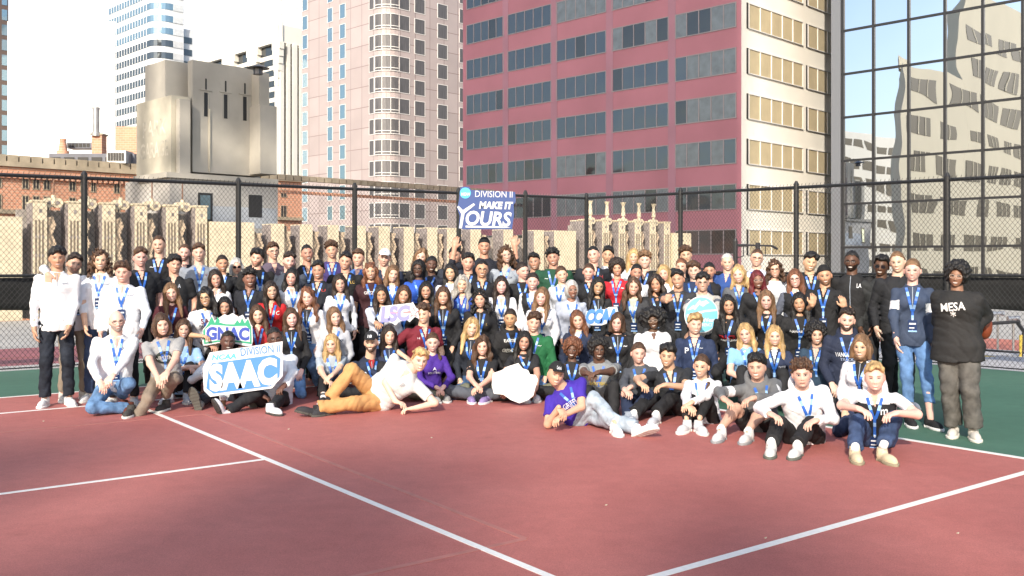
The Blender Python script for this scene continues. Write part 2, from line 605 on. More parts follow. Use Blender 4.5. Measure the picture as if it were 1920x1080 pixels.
for (x, y, yb, lb) in ((1871, 588, 645, "steel T-shaped weight post nearest the black sweatshirt woman"), (1900, 597, 640, "steel T-shaped weight post at the picture edge")):
    d_ = dg_ + 1.0
    b0 = at(x, y, d_); b0[2] = 0
    r0 = empty("weight_post", b0)
    m = MB(); m.tube((0, 0, 0), (0, 0, at(x, y, d_)[2]), .022, n=10); m.build("pole", M_STEEL, r0)
    m = MB(); zz = at(x, y, d_)[2]
    m.tube((-.09, 0, zz), (.09, 0, zz + .01), .032, n=12); m.tube((-.11, 0, zz), (-.07, 0, zz), .045, n=12); m.tube((.07, 0, zz), (.11, 0, zz), .045, n=12)
    m.build("weight", M_STEEL, r0)
    tag(r0, lb, "weight post", "steel weight posts beyond the fence")

# ================================================================ art-deco parapet
DP = 27.0
def par(x, z=0.0):
    d = DP * (3338) / (3338 - x)
    return np.array([(x - CX) / F_PX * d, d, z])
PA = unit(par(1200) - par(100)); PN = np.array([PA[1], -PA[0], 0])        # PN faces the court
M_CREAM = mat("cream terracotta", (.66, .57, .41), .75, noise=5, var=.14, bump=(30, .3, .01))
M_MAUVE_SHADE = mat("mauve brick with side shade", (.27, .235, .225), .9, noise=9, var=.35, bump=(14, .6, .02))
M_GROOV = mat("brown groove", (.22, .175, .13), .9, noise=10, var=.3)


def pil(m, c, wdt, dep, z0, z1, grooves=3, deco=True):
    """c=front left corner; one pilaster with grooves and a cap"""
    e, nrm = PA, PN
    m.obox(c, e * wdt, -nrm * dep, (0, 0, z1 - z0), 0)
    # mauve brick return, its dark tone painting shade on the picture-left side
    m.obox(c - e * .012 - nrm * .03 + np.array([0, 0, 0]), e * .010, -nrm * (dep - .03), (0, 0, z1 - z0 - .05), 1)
    gh = (z1 - z0) * .84
    for k in range(grooves):
        g0 = wdt * (.14 + .25 * k)
        m.obox(c + e * g0 + nrm * .002, e * wdt * .13, nrm * .006, (0, 0, gh), 2)
        for s_ in range(5):
            zz = gh * (.06 + .19 * s_)
            m.obox(c + e * g0 + nrm * .008 + np.array([0, 0, zz]), e * wdt * .13, nrm * .01, (0, 0, .07), 1)
    if deco:
        m.obox(c + e * wdt * .42 + nrm * .002 + np.array([0, 0, (z1 - z0) * .90]), e * wdt * .2, nrm * .01, (0, 0, .11), 1)
        m.obox(c + e * (-.03) + nrm * .03 + np.array([0, 0, z1 - z0 - .02]), e * (wdt + .06), -nrm * (dep * .5), (0, 0, .05), 0)


def zigzag(m, c, wdt, z0, z1, nrm, e):
    """scalloped brick panel: stacked stepped blocks"""
    zz = z0
    k = 0
    while zz < z1:
        st = .10 * (.3 + abs((k % 6) - 3) / 3)
        m.obox(c + np.array([0, 0, zz]), e * (wdt * .55 + st), -nrm * .5, (0, 0, .085), 3)
        a = c + np.array([0, 0, zz + .02]) + nrm * .003
        t = abs((k % 8) - 4) / 4
        m.obox(a + e * (wdt * (.08 + .42 * t)), e * .05, nrm * .008, (0, 0, .10), 2)
        zz += .09
        k += 1


M_PEACH = mat("peach brick", (.60, .46, .32), .8, noise=12, var=.2)
par_root = empty("deco_parapet", par(60))
o_ = par(60)
tag(par_root, "art-deco roof parapet with grooved cream pilasters behind the fence", "parapet")
PM = [M_CREAM, M_MAUVE_SHADE, M_GROOV, M_PEACH, mat('grey parapet backing', (.34, .31, .28), .9, noise=3, var=.25), mat('rusty post', (.22, .12, .08), .7)]
def pl(x, z=0):
    return par(x, z) - o_
m = MB()
# low wall with crenels from x=-80 to 1295
def wallseg(x0, x1, z1, dep=.5, back=0.0, mm=0, m=m):
    a, b = pl(x0), pl(x1)
    m.obox(a - PN * back, (b - a), -PN * dep, (0, 0, z1), mm)
wallseg(-420, 42, 2.95)
m.build("wall", PM, par_root)
m = MB(); wallseg(42, 393, 3.2, .2, .85, 4, m); wallseg(393, 560, 2.62, .3, .80, 4, m); m.build("recess_wall", PM, par_root)
m = MB(); wallseg(560, 1095, 2.62, .3, .80, 4, m); m.build("recess_wall", PM, par_root)
m = MB(); wallseg(1095, 1262, 3.2, .2, .85, 4, m); m.build("recess_wall", PM, par_root)
m = MB(); wallseg(1262, 1296, 2.95, .6, 0, 0, m); m.build("wall", PM, par_root)
# tall pilasters, two crowns
def crown(xs):
    for i, x in enumerate(xs):
        wpx = 26 * (1 - (x - 60) / 3278) ** 2
        a = pl(x)
        wd_ = np.linalg.norm(pl(x + wpx) - a)
        m = MB()
        pil(m, a, wd_, 1.0, 0, 3.42)
        m.build("pilaster", PM, par_root)
        if i < len(xs) - 1:
            m = MB()
            zigzag(m, a + PA * (wd_ + .004) - PN * .06, wd_ * .62, 0, 2.95, PN, PA)
            m.build("stepped_panel", PM, par_root)
            m = MB()   # scroll finials
            for sx in (1.35, 2.0):
                c = a + PA * wd_ * sx - PN * .35 + np.array([0, 0, 3.40])
                m.tube(c, c - PN * .16, .15, n=14)
                m.tube(c + PN * .01, c, .06, n=10, m=1)
            m.build("scroll_finial", PM, par_root, smooth=False)
            m = MB()
            c = a + PA * wd_ * 1.72 - PN * .4 + np.array([0, 0, 3.35])
            m.tube(c, c + np.array([0, 0, .80]), .026, .022, n=8, m=5)
            m.tube(c, c + np.array([0, 0, .28]), .09, .06, n=8)
            if x > 1000:
                m.tube(c + np.array([0, 0, .75]), c + np.array([0, 0, .9]), .06, .13, n=8)
                m.tube(c + np.array([0, 0, .3]), c + np.array([0, 0, .75]), .10, .06, n=8)
            m.build("finial_post", PM, par_root)
crown([62, 128, 192, 253, 312, 367])
crown([1098, 1130, 1161, 1191, 1219, 1246])
# the lower wall left of the second crown and its merlons
m = MB(); wallseg(393, 477, 2.95, .5, 0, 0, m); m.build("wall", PM, par_root)
MER = ((509, 533), (563, 586), (615, 635), (667, 686), (711, 731), (758, 776), (802, 820), (839, 856), (883, 902), (945, 962), (1002, 1020), (1040, 1080))
m = MB(); zigzag(m, pl(478) - PN * .12, np.linalg.norm(pl(502) - pl(478)) * .9, 0, 2.6, PN, PA); m.build("stepped_panel", PM, par_root)
for (x0, x1) in MER:
    a = pl(x0)
    w_ = np.linalg.norm(pl(x1) - a)
    m = MB(); m.obox(a, PA * w_, -PN * .8, (0, 0, 2.93), 0); m.obox(a - PA * .012 - PN * .03, PA * .010, -PN * .74, (0, 0, 2.9), 1); m.build("merlon", PM, par_root)  # thin mauve skin paints shade on each merlon's left side
    if x0 < 1040:
        k_ = (3338 - x1) / 2800
        m = MB(); zigzag(m, pl(x1) + PA * .01 - PN * .12, np.linalg.norm(pl(x1 + 20 * k_) - pl(x1)) * .9, 0, 2.62, PN, PA); m.build("stepped_panel", PM, par_root)

# ================================================================ buildings
ER = np.array([.7071, .7071, 0]); EL = np.array([-.7071, .7071, 0]); UP = np.array([0, 0, 1.0])
NL = -ER   # outward normal of faces that run along EL (seen to the left of a corner)
NRr = -EL  # outward normal of faces that run along ER: (+.7,-.7)


def col_at(P, e, x):
    k = (x - CX) / F_PX
    return (k * P[1] - P[0]) / (e[0] - k * e[1])


def zpx(y, d):
    return H - (y - YH) / F_PX * d


def cnr(x, d):
    return np.array([(x - CX) / F_PX * d, d, 0.0])


def massing(corner, l_len, r_len, z0, z1, m, bev=0):
    b = MB() if m is None else m
    b.obox(corner + UP * z0, ER * r_len, EL * l_len, UP * (z1 - z0))
    return b


def panelmat(name, c, mortar, bw, bh, mw=.02, rough=.6, var=.08, spec=.5):
    m = mat(name, c, rough, noise=.35, var=var, spec=spec)
    n, l = m.node_tree.nodes, m.node_tree.links
    # panel joints: brick texture on (horizontal distance, height)
    tc = n.new("ShaderNodeTexCoord")
    sp = n.new("ShaderNodeSeparateXYZ"); l.new(tc.outputs["Object"], sp.inputs[0])
    ad = n.new("ShaderNodeMath"); ad.operation = 'ADD'
    l.new(sp.outputs[0], ad.inputs[0]); 
    # both face directions have |x| = |y| growth, so x*sqrt2 runs along either face
    ad.inputs[1].default_value = 0
    sc = n.new("ShaderNodeMath"); sc.operation = 'MULTIPLY'; sc.inputs[1].default_value = 1.41421
    l.new(ad.outputs[0], sc.inputs[0])
    cb = n.new("ShaderNodeCombineXYZ"); l.new(sc.outputs[0], cb.inputs[0]); l.new(sp.outputs[2], cb.inputs[1])
    br = n.new("ShaderNodeTexBrick")
    br.offset = 0 if bh > .3 else .5
    br.inputs["Scale"].default_value = 1
    br.inputs["Brick Width"].default_value = bw
    br.inputs["Row Height"].default_value = bh
    br.inputs["Mortar Size"].default_value = mw
    br.inputs["Color1"].default_value = (1, 1, 1, 1)
    br.inputs["Color2"].default_value = (.86, .86, .86, 1)
    br.inputs["Mortar"].default_value = tuple(mo / max(cc, .01) for mo, cc in zip(srgb(mortar) if isinstance(mortar, str) else mortar, srgb(c) if isinstance(c, str) else c)) + (1,)
    l.new(cb.outputs[0], br.inputs["Vector"])
    p = n["Principled BSDF"]
    old = p.inputs["Base Color"].links[0].from_socket
    mx = n.new("ShaderNodeMix"); mx.data_type = 'RGBA'; mx.blend_type = 'MULTIPLY'; mx.inputs[0].default_value = 1
    l.new(old, mx.inputs[6]); l.new(br.outputs[0], mx.inputs[7]); l.new(mx.outputs[2], p.inputs["Base Color"])
    return m


def glassmat(name, c=(.05, .06, .07), rough=.04, wav=.25, sc=.35, metal=0.0, spec=1.0, dist=.2):
    m = mat(name, c, rough, metal=metal, spec=spec)
    n, l = m.node_tree.nodes, m.node_tree.links
    tc = n.new("ShaderNodeTexCoord")
    t = n.new("ShaderNodeTexNoise"); t.inputs["Scale"].default_value = sc; t.inputs["Detail"].default_value = 1
    l.new(tc.outputs["Object"], t.inputs["Vector"])
    b = n.new("ShaderNodeBump"); b.inputs["Strength"].default_value = wav; b.inputs["Distance"].default_value = dist
    l.new(t.outputs[0], b.inputs["Height"]); l.new(b.outputs[0], n["Principled BSDF"].inputs["Normal"])
    return m


G_DARK = glassmat("dark window glass", (.03, .035, .04), .05, .3, .5)
G_GREY = glassmat("grey window glass", (.10, .12, .14), .06, .35, .4, metal=.55)
G_BLUE = glassmat("blue window glass", (.24, .36, .44), .06, .3, .3, metal=.6)
G_BLIND = mat("window with blind", (.16, .185, .20), .25, noise=1.5, var=.2, spec=.8)
G_BEIGE = mat("window with beige blind", (.54, .45, .29), .45, noise=.8, var=.08, spec=.6)
G_MIRROR = glassmat("mirror glass", (.64, .70, .78), .010, .17, .20, metal=1.0, dist=.16)
M_FRM = mat("window frame grey", (.30, .26, .27), .5)
M_FRW = mat("window frame white", (.72, .70, .68), .5)
M_FRD = mat("window frame dark", (.02, .02, .022), .4)
M_CURT = mat("window with curtain", (.10, .095, .10), .5, noise=3, var=.5, stretch=(8, 8, .2), spec=.8)


def window(root, e, nrm, P, wdt, hgt, panes, mats, frame=.05, dep=.10, name="window", proud=.03, rnd=None):
    """framed window set on the wall: P bottom-left on the wall plane; panes = pane count"""
    m = MB()
    z = UP
    fo = nrm * proud
    m.obox(P - nrm * .02, e * wdt, nrm * (proud * .4 + .02), z * hgt, 1) if 0 else None
    xs = [0]
    k = panes
    for i in range(k):
        xs.append(wdt * (i + 1) / k)
    for i in range(k):
        mi_ = 1 if rnd is None else rnd.choice((1, 1, 1, 2))
        m.obox(P + e * (xs[i] + frame * .5) + z * frame - nrm * .02, e * (xs[i + 1] - xs[i] - frame), nrm * (.02 + proud * .45), z * (hgt - 2 * frame), mi_)
    for i in range(k + 1):
        m.obox(P + e * (xs[i] - (frame / 2 if 0 < i < k else (0 if i == 0 else frame))) - nrm * .02, e * frame, nrm * (.02 + proud), z * hgt, 0)
    m.obox(P - e * 0 - nrm * .02, e * wdt, nrm * (.017 + proud), z * frame, 0)
    m.obox(P + z * (hgt - frame) - nrm * .02, e * wdt, nrm * (.017 + proud), z * frame, 0)
    return m.build(name, mats, root)


def addcopy(ob, root, delta):
    c = ob.copy()
    COL.objects.link(c)
    c.parent = root
    c.location = Vector(ob.location) + Vector(delta)
    return c


# ---- office block: pink flank, sunlit front coloured white
D7 = 80.0
C7 = cnr(1390, D7)
root = empty("office_block", C7)
tag(root, "office block with pink flank and pale sunlit front banded by long windows", "building")
o7 = C7
M_PINK = mat("pink stucco", (.42, .175, .215), .8, noise=.12, var=.14, bump=(2.5, .2, .03))
M_PINK2 = mat("mauve stucco pier", (.38, .19, .24), .8, noise=.2, var=.12)
M_SUNWHITE = mat("sun-glare white stucco", (.86, .83, .76), .8, noise=.3, var=.04)  # sun glare on the office front is put into this white
Ll = col_at(C7, EL, 868); Lr = col_at(C7, ER, 1700)
m = MB()
zt = 46.0
m.obox(-UP * 19 - NL * .0, ER * .6, EL * Ll, UP * (zt + 19), 0)
m.build("wall", M_PINK, root)
m = MB()
m.obox(ER * .604 + NRr * .0 - UP * 19, ER * (Lr - .6), EL * Ll, UP * (zt + 19), 0)
m.obox(NRr * .02 - UP * 19 + ER * .004, ER * .60, -NRr * .016, UP * (zt + 19), 0)
m.build("wall", M_SUNWHITE, root)
fl_top = [zpx(3.7, 80.5) - 3.81 * k for k in range(-5, 7)]
bays = [(875, 945, 5), (952, 1034, 5), (1043, 1137, 5), (1147, 1254, 5), (1266, 1381, 5)]
rw = random.Random(3)
for zt_ in fl_top:
    for bi, (xa, xb, n) in enumerate(bays):
        t1, t0 = col_at(C7, EL, xa), col_at(C7, EL, xb)
        mm = [M_FRM, rw.choice([G_BLIND, G_BLIND, G_GREY]) if bi >= 2 else G_GREY, rw.choice([G_DARK, G_DARK, G_GREY])]
        window(root, EL, NL, EL * t0 + UP * (zt_ - 2.15), t1 - t0, 2.15, n, mm, frame=.09, proud=.05, name="window_band", rnd=rw)
for xa, xb in ((1143, 1143), (1260, 1260), (1039, 1039), (948, 948)):
    t = col_at(C7, EL, xa)
    m = MB(); m.obox(EL * (t - .42) - UP * 19 - NL * .01, EL * .84, NL * .045, UP * (zt + 19), 0)
    m.build("pier", M_PINK2, root)
for zt_ in fl_top:
    for xa, xb, n in ((1402, 1504, 5), (1513, 1600, 5)):
        t0, t1 = col_at(C7, ER, xa), col_at(C7, ER, xb)
        window(root, ER, NRr, ER * t0 + NRr * .02 + UP * (zt_ - 2.18), t1 - t0, 2.15, n, [M_FRW, G_BEIGE, G_BEIGE], frame=.07, proud=.12, name="window_band")
        m = MB(); m.obox(ER * (t0 - .22) + NRr * .02 + UP * (zt_ - 2.18), ER * .21, NRr * .06, UP * 2.15, 0)
        m.build("window_side_shade", M_FRD, root)  # dark bar painted in for the shaded side of the window band

# ---- pink granite hotel tower
D6 = 128.0
C6 = cnr(722, D6)
root = empty("hotel_tower", C6)
tag(root, "tall pale pink granite tower with a rounded corner of bay windows", "building")
M_GRAN = panelmat("pink granite", (.47, .395, .385), (.25, .19, .18), 2.6, 2.83, .05, rough=.35, var=.05)
L6, R6 = col_at(C6, EL, 566), col_at(C6, ER, 900)
m = MB()
ch = 2.2    # chamfer
# body as an extruded outline with a rounded corner
out = []
for k in range(7):
    a = math.pi * .5 * k / 6
    # arc centre at ER*ch+EL*ch
    c = ER * ch + EL * ch
    p = c - ER * ch * math.cos(a) * 1 - EL * ch * math.sin(a)
    out.append((p[0], p[1]))
poly = [tuple((ER * ch * 0 + EL * L6)[:2])] + out + [tuple((ER * R6)[:2]), tuple((ER * R6 + EL * L6)[:2])]
V, F4, F3 = prism(poly, -19, 60)
mk("wall", V, [F4, F3], M_GRAN, root)
fh = 2.83
z6 = [zpx(21, D6) - fh * k for k in range(-2, 19)]
w6 = 1.55 * 1.35
first = True
protos = {}
for k, zt_ in enumerate(z6):
    dz = np.array([0, 0, -fh * k])
    if k == 0:
        for nm, e, nrm, xa, xb, n in (("l1", EL, NL, 648, 637, 1), ("l2", EL, NL, 624, 614, 1), ("l3", EL, NL, 577, 567, 1), ("r1", ER, NRr, 777, 797, 1), ("r2", ER, NRr, 820, 839, 1), ("r3", ER, NRr, 861, 879, 1), ("b2", ER, NRr, 737, 750, 1), ("b1", EL, NL, 697, 687, 1)):
            t0, t1 = col_at(C6, e, xa), col_at(C6, e, xb)
            if nm[0] == 'b':
                t0, t1 = (ch + .15, ch + 2.0) if nm == 'b2' else (ch + .15, ch + 1.3)
            mats = [M_FRW, G_BLUE if nm[0] == 'l' else M_CURT, G_DARK]
            protos[nm] = window(root, e, nrm, e * t0 + UP * (zt_ - 2.1), t1 - t0, 2.1, n, mats, frame=.08, proud=.06)
            m_ = MB()
        # curved bay
        mb = MB()
        for q_ in range(6):
            a0, a1 = [math.pi * .5 * (q_ + u_) / 6 for u_ in (0, 1)]
            c = ER * ch + EL * ch
            rr = ch + .05
            pa = c - ER * rr * math.cos(a0) - EL * rr * math.sin(a0)
            pb = c - ER * rr * math.cos(a1) - EL * rr * math.sin(a1)
            e_ = pb - pa
            nn = unit((pa + pb) / 2 - c)
            mb.obox(pa + UP * (zt_ - 2.1), e_, nn * .02, UP * 2.1, 1)
            for zz in (0, .38, 2.0):
                mb.obox(pa + UP * (zt_ - 2.1 + zz) + nn * .021, e_, nn * .06, UP * .10, 0)
            if q_ in (0, 2, 4):
                mb.obox(pa + UP * (zt_ - 2.1) + nn * .021, unit(e_) * .09, nn * .062, UP * 2.1, 0)
        protos['bay'] = mb.build("bay_window", [M_FRW, M_CURT], root)
        # transom bars
    else:
        for nm, ob in protos.items():
            if nm[0] in 'lr' and k > 12 and nm in ('l3',):
                continue
            addcopy(ob, root, dz)

# ---- white office tower with glass bands, far behind
D2 = 230.0
C2 = cnr(291, D2)
root = empty("banded_tower", C2)
tag(root, "distant white tower with pale blue ribbon windows and a rounded corner", "building")
M_WTOW = mat("white tower panel", (.70, .72, .74), .5, noise=.1, var=.04)
L2, R2 = col_at(C2, EL, 205), 7.2
ch2 = 3.5
ztop = zpx(-60, D2)
def roundpoly(L, R, ch, off=0):
    out = []
    c = ER * ch + EL * ch
    for k in range(7):
        a = math.pi * .5 * k / 6
        p = c - ER * (ch + off) * math.cos(a) - EL * (ch + off) * math.sin(a)
        out.append((p[0], p[1]))
    a = EL * L - ER * off
    b = ER * R - EL * off
    return [tuple(a[:2])] + out + [tuple(b[:2]), tuple((ER * R + EL * L)[:2])]
V, F4, F3 = prism(roundpoly(L2, R2, ch2), -19, ztop)
mk("wall", V, [F4, F3], M_WTOW, root)
# lower right wing top: keep sloping skyline by making the right wing end earlier
fh2 = 23.3 / F_PX * D2
for k in range(14):
    zt_ = zpx(-22 + 23.3 * k, D2)
    # ribbon: left face, curve, right face
    V, F4, F3 = prism(roundpoly(L2, R2, ch2, .08), zt_ - 1.55, zt_)
    mk("ribbon_window", V, [F4, F3], G_BLUE if k < 4 else G_GREY, root)
    m = MB()
    for q_ in range(14):
        m.obox(EL * (ch2 + 1 + q_ * (L2 - ch2 - 1) / 14) + UP * (zt_ - 1.56) + NL * .08, EL * .22, NL * .06, UP * 1.57, 0)
    for q_ in range(9):
        m.obox(ER * (ch2 + 1 + q_ * (R2 - ch2 - 1) / 9) + UP * (zt_ - 1.56) + NRr * .08, ER * .22, NRr * .06, UP * 1.57, 0)
    m.build("ribbon_mullion", M_WTOW, root)

R2b = col_at(C2, ER, 368)
m = MB(); m.obox(ER * 7.2 + EL * 1.2 - UP * 19, ER * (R2b - 7.2), EL * 18, UP * (zpx(42, D2) + 19), 0); m.build("lower_wing", M_WTOW, root)
for k in range(1, 14):
    zt_ = zpx(34 + 23.3 * k, D2)
    m = MB(); m.obox(ER * 7.6 - NRr * 1.15 + UP * (zt_ - 1.55), ER * (R2b - 8.2), NRr * .05, UP * 1.55, 0); m.build("ribbon_window", G_GREY, root)

# ---- blazing white tower at the picture left
D1 = 150.0
C1 = cnr(14, D1)
root = empty("white_slab_tower", C1)
tag(root, "brilliant white windowless slab tower at the picture edge", "building")
wd1 = 202 / F_PX * D1
m = MB()
sd = (-11.5, 28, 0)
m.obox((0, 0, -19), (wd1, 0, 0), sd, (0, 0, zpx(40, D1) + 19), 0)
m.build("wall", mat("sunlit white panel", (.88, .87, .84), .6), root)
m = MB()
for k in range(11):
    m.obox((wd1 * k / 11 + .3, -.015, -19), (.10, 0, 0), (0, .02, 0), (0, 0, zpx(45, D1) + 19), 0)
m.build("panel_joint", mat("white joint", (.78, .77, .73), .7), root)
# ---- dark tower sliver at the very edge
root = empty("dark_edge_tower", cnr(-22, 170))
tag(root, "thin dark sliver of a tower at the picture's far edge", "building")
m = MB(); m.obox(-UP * 19, ER * 3.3, EL * 4, UP * (90), 0); m.build("wall", mat("dark brown cladding", (.10, .07, .06), .6), root)
m = MB()
for k in range(26):
    m.obox(NRr * .01 + ER * 2.2 + UP * (zpx(290, 170) + k * 2.7), ER * .9, NRr * .05, UP * 1.9, 0)
m.build("window_column", G_BLUE, root)

# ---- white tower with flared piers
D3 = 185.0
C3 = cnr(520, D3)
root = empty("flared_pier_tower", C3)
tag(root, "white concrete tower with flared piers and recessed dark window bays", "building")
M_WC = mat("white concrete", (.74, .72, .66), .7, noise=.15, var=.05)
zt3 = zpx(45, D3)
L3, R3 = col_at(C3, EL, 368), col_at(C3, ER, 566)
# main face runs nearly flat in the picture: built as its own block
m = MB()
m.obox(ER * .9 - UP * 19 + NL * 0 + EL * .9, ER * (R3 - .9), EL * (L3 - .9), UP * (zt3 + 19), 0)
m.build("core", G_DARK, root)
m = MB()
zb = zpx(78, D3)
m.obox(UP * zb, ER * R3, EL * L3, UP * (zt3 - zb), 0)
m.build("roof_band", M_WC, root)
for (xa, xb) in ((372, 379), (424, 432), (469, 476), (515, 520)):
    t1, t0 = col_at(C3, EL, xa), col_at(C3, EL, xb)
    m = MB()
    m.obox(EL * t0 - UP * 19, EL * (t1 - t0), -NL * 1.2, UP * (zb + 19), 0)
    c = EL * (t0 + t1) / 2
    w_ = (t1 - t0)
    for k in range(6):
        ww = w_ * (1 + .16 * (k + 1) ** 1.4)
        m.obox(c - EL * ww / 2 + UP * (zb - 1.4 * (6 - k)) + NL * .01 * (k + 1), EL * ww, -NL * 1.0, UP * 1.4, 0)
    m.build("pier", M_WC, root)
for k in range(14):
    zz = zpx(86 + 20.5 * k, D3)
    m = MB(); m.obox(EL * .9 + UP * (zz - 2.0) + NL * -.88, EL * (L3 - 1), NL * .05, UP * .85, 0); m.build("spandrel", M_WC, root)
for (xa, xb) in ((524, 531), (537, 543), (548, 556), (561, 566)):
    t0, t1 = col_at(C3, ER, xa), col_at(C3, ER, xb)
    m = MB()
    m.obox(ER * t0 - UP * 19 + NRr * .3, ER * (t1 - t0), -NRr * 1.4, UP * (zb + 19), 0)
    m.obox(ER * t0 + ER * (t1 - t0) * .3 + UP * zb + NRr * .3, ER * (t1 - t0) * .4, -NRr * .5, UP * 4, 0) if xa == 524 else None
    m.build("fin", M_WC, root)
m = MB()
for k in range(44):
    m.obox(ER * 1 + NRr * -.85 + UP * (zpx(330, D3) + k * .9), ER * (R3 - 1), NRr * .05, UP * .14, 0)
m.build("glazing_bars", M_WC, root)

# ---- art-deco garage block
D4 = 62.0
C4 = cnr(310, D4)
root = empty("garage_block", C4)
tag(root, "windowless grey concrete art-deco garage block with three slit windows", "building")
M_GAR = mat("grey beige stucco", (.43, .405, .355), .9, noise=.35, var=.16, bump=(3, .35, .02))
M_GAR2 = mat("beige stucco", (.50, .465, .375), .9, noise=.5, var=.22, bump=(3, .35, .02))
def blk(m, xc, d, xl, xr, y0, y1, e_back=4.0, mi=0, base=None):
    """block with its near corner at column xc, extending left to xl and right to xr (columns), y rows of top and bottom measured at the corner"""
    C = cnr(xc, d)
    L, R = col_at(C, EL, xl) if xl is not None else e_back, col_at(C, ER, xr)
    z1 = zpx(y0, d); z0 = zpx(y1, d) if base is None else base
    m.obox(C - C4 + UP * z0, ER * R, EL * L, UP * (z1 - z0), mi)
    return C, L, R
m = MB()
blk(m, 310, 62, 272, 488, 112, 330)
m.build("upper_block", M_GAR, root)
m = MB(); blk(m, 361, 61.6, 352, 486, 112, 322); m.build("upper_block", M_GAR, root)
m = MB(); blk(m, 321, 60.6, 256, 357, 178, 325); m.build("buttress", M_GAR2, root)
m = MB(); blk(m, 337, 60.4, 330, 357, 185, 325); m.build("buttress", M_GAR, root)
m = MB(); blk(m, 488, 63.5, None, 519, 196, 325); m.build("side_wing", M_GAR, root)
m = MB(); blk(m, 486, 63.9, None, 505, 135, 200); m.build("side_wing", M_GAR, root)
m = MB(); blk(m, 312, 59.0, 250, 522, 322, 332, ); m.build("ledge", M_GAR, root)
m = MB(); blk(m, 318, 59.4, 235, 521, 331, 560, base=-19); m.build("base_wall", mat("grey stucco base", (.46, .44, .41), .9, noise=.4, var=.2), root)
C361 = cnr(361, 61.6)
for i, x in enumerate((386, 423, 459)):
    t = col_at(C361, ER, x - 3.2); t2 = col_at(C361, ER, x + 3.2)
    P_ = C361 - C4 + ER * t
    yb, ya = 218 + 4 * i, 173 + 4 * i
    dd = (C361 + ER * t)[1]
    m = MB()
    m.obox(P_ + UP * zpx(yb, dd) + NRr * .005, ER * (t2 - t), NRr * .01, UP * (zpx(ya, dd) - zpx(yb, dd)), 1)
    m.obox(P_ + ER * (t2 - t) * .3 + UP * (zpx(ya, dd) + .15) + NRr * .005, ER * (t2 - t) * .4, NRr * .02, UP * .75, 1)
    for (a, b, c, h_) in ((-.35, .12, -.2, 1.9), (1.2, .12, -.2, 1.9)):
        m.obox(P_ + ER * (t2 - t) * a + UP * zpx(yb, dd) + NRr * .002, ER * .05, NRr * .03, UP * (zpx(ya, dd) - zpx(yb, dd)), 0)
    m.obox(P_ - ER * .3 + UP * (zpx(ya, dd) + .12) + NRr * .002, ER * (t2 - t + .6), NRr * .05, UP * .06, 0)
    m.build("slit_window", [M_GAR, M_FRD], root)
for x in (350, 391, 470):
    t = col_at(C361, ER, x)
    dd = (C361 + ER * t)[1]
    m = MB(); m.obox(C361 - C4 + ER * t + UP * zpx(322, dd) + NRr * .002, ER * .08, NRr * .10, UP * (zpx(205, dd) - zpx(322, dd)), 0)
    m.build("pilaster_strip", M_GAR2, root)
C318 = cnr(318, 59.4)
for x0, x1, y0, y1, mt in ((371, 398, 361, 415, "pale boarded window"), (466, 491, 365, 407, "dark window")):
    t, t2 = col_at(C318, ER, x0), col_at(C318, ER, x1)
    dd = (C318 + ER * t)[1]
    m = MB()
    m.obox(C318 - C4 + ER * t + UP * zpx(y1, dd) + NRr * .003, ER * (t2 - t), NRr * .03, UP * (zpx(y0, dd) - zpx(y1, dd)), 0)
    m.obox(C318 - C4 + ER * (t + .15) + UP * (zpx(y1, dd) + .15) + NRr * .034, ER * (t2 - t - .3), NRr * .01, UP * (zpx(y0, dd) - zpx(y1, dd) - .3), 1)
    m.build("window", [M_FRD, G_BLUE if x0 < 400 else M_FRD], root)
t, t2 = col_at(C318, ER, 397), col_at(C318, ER, 519)
dd = (C318 + ER * t)[1]
m = MB(); m.obox(C318 - C4 + ER * t + UP * zpx(426, dd) + NRr * .003, ER * (t2 - t), NRr * .01, UP * (zpx(386, dd) - zpx(426, dd)), 0)
m.build("painted_patch", mat("pale blue grey paint", (.40, .43, .47), .8, noise=.6, var=.25), root)
# faded wall lettering on the sunny side
C321 = cnr(321, 60.6)
def wall_text(body, xc, yc, wpx, hpx, C, e, nrm, off, m_, name="lettering", **k):
    t = col_at(C, e, xc)
    Pc = C + e * t
    dd = Pc[1]
    w_ = abs(col_at(C, e, xc + wpx / 2) - col_at(C, e, xc - wpx / 2))
    tv, tt = text_fit(body, w_, hpx / F_PX * dd, **k)
    rt_ = e if e[0] > 0 else -e
    V = Pc + rt_ * tv[:, :1] + UP * (zpx(yc, dd) + tv[:, 1:2]) + nrm * off
    return mk(name, V - C4, [tt], m_, root)
M_FADE = mat("faded white paint", (.55, .515, .43), .9, noise=1.2, var=.4)
wall_text("PARK", 290, 240, 44, 30, C321, EL, NL, .012, M_FADE, offset=.02)
wall_text("GARAGE", 289, 281, 52, 30, C321, EL, NL, .012, M_FADE, offset=.02)
m = MB()
p = cnr(484, 62.5) - C4
m.tube(p + UP * zpx(128, 62.5), p + UP * zpx(121, 62.5), .75, .15, n=14)
m.tube(p + UP * zpx(140, 62.5), p + UP * zpx(128, 62.5), .3, .3, n=14)
m.build("roof_vent", mat("dark metal", (.10, .10, .11), .4, metal=.7), root)

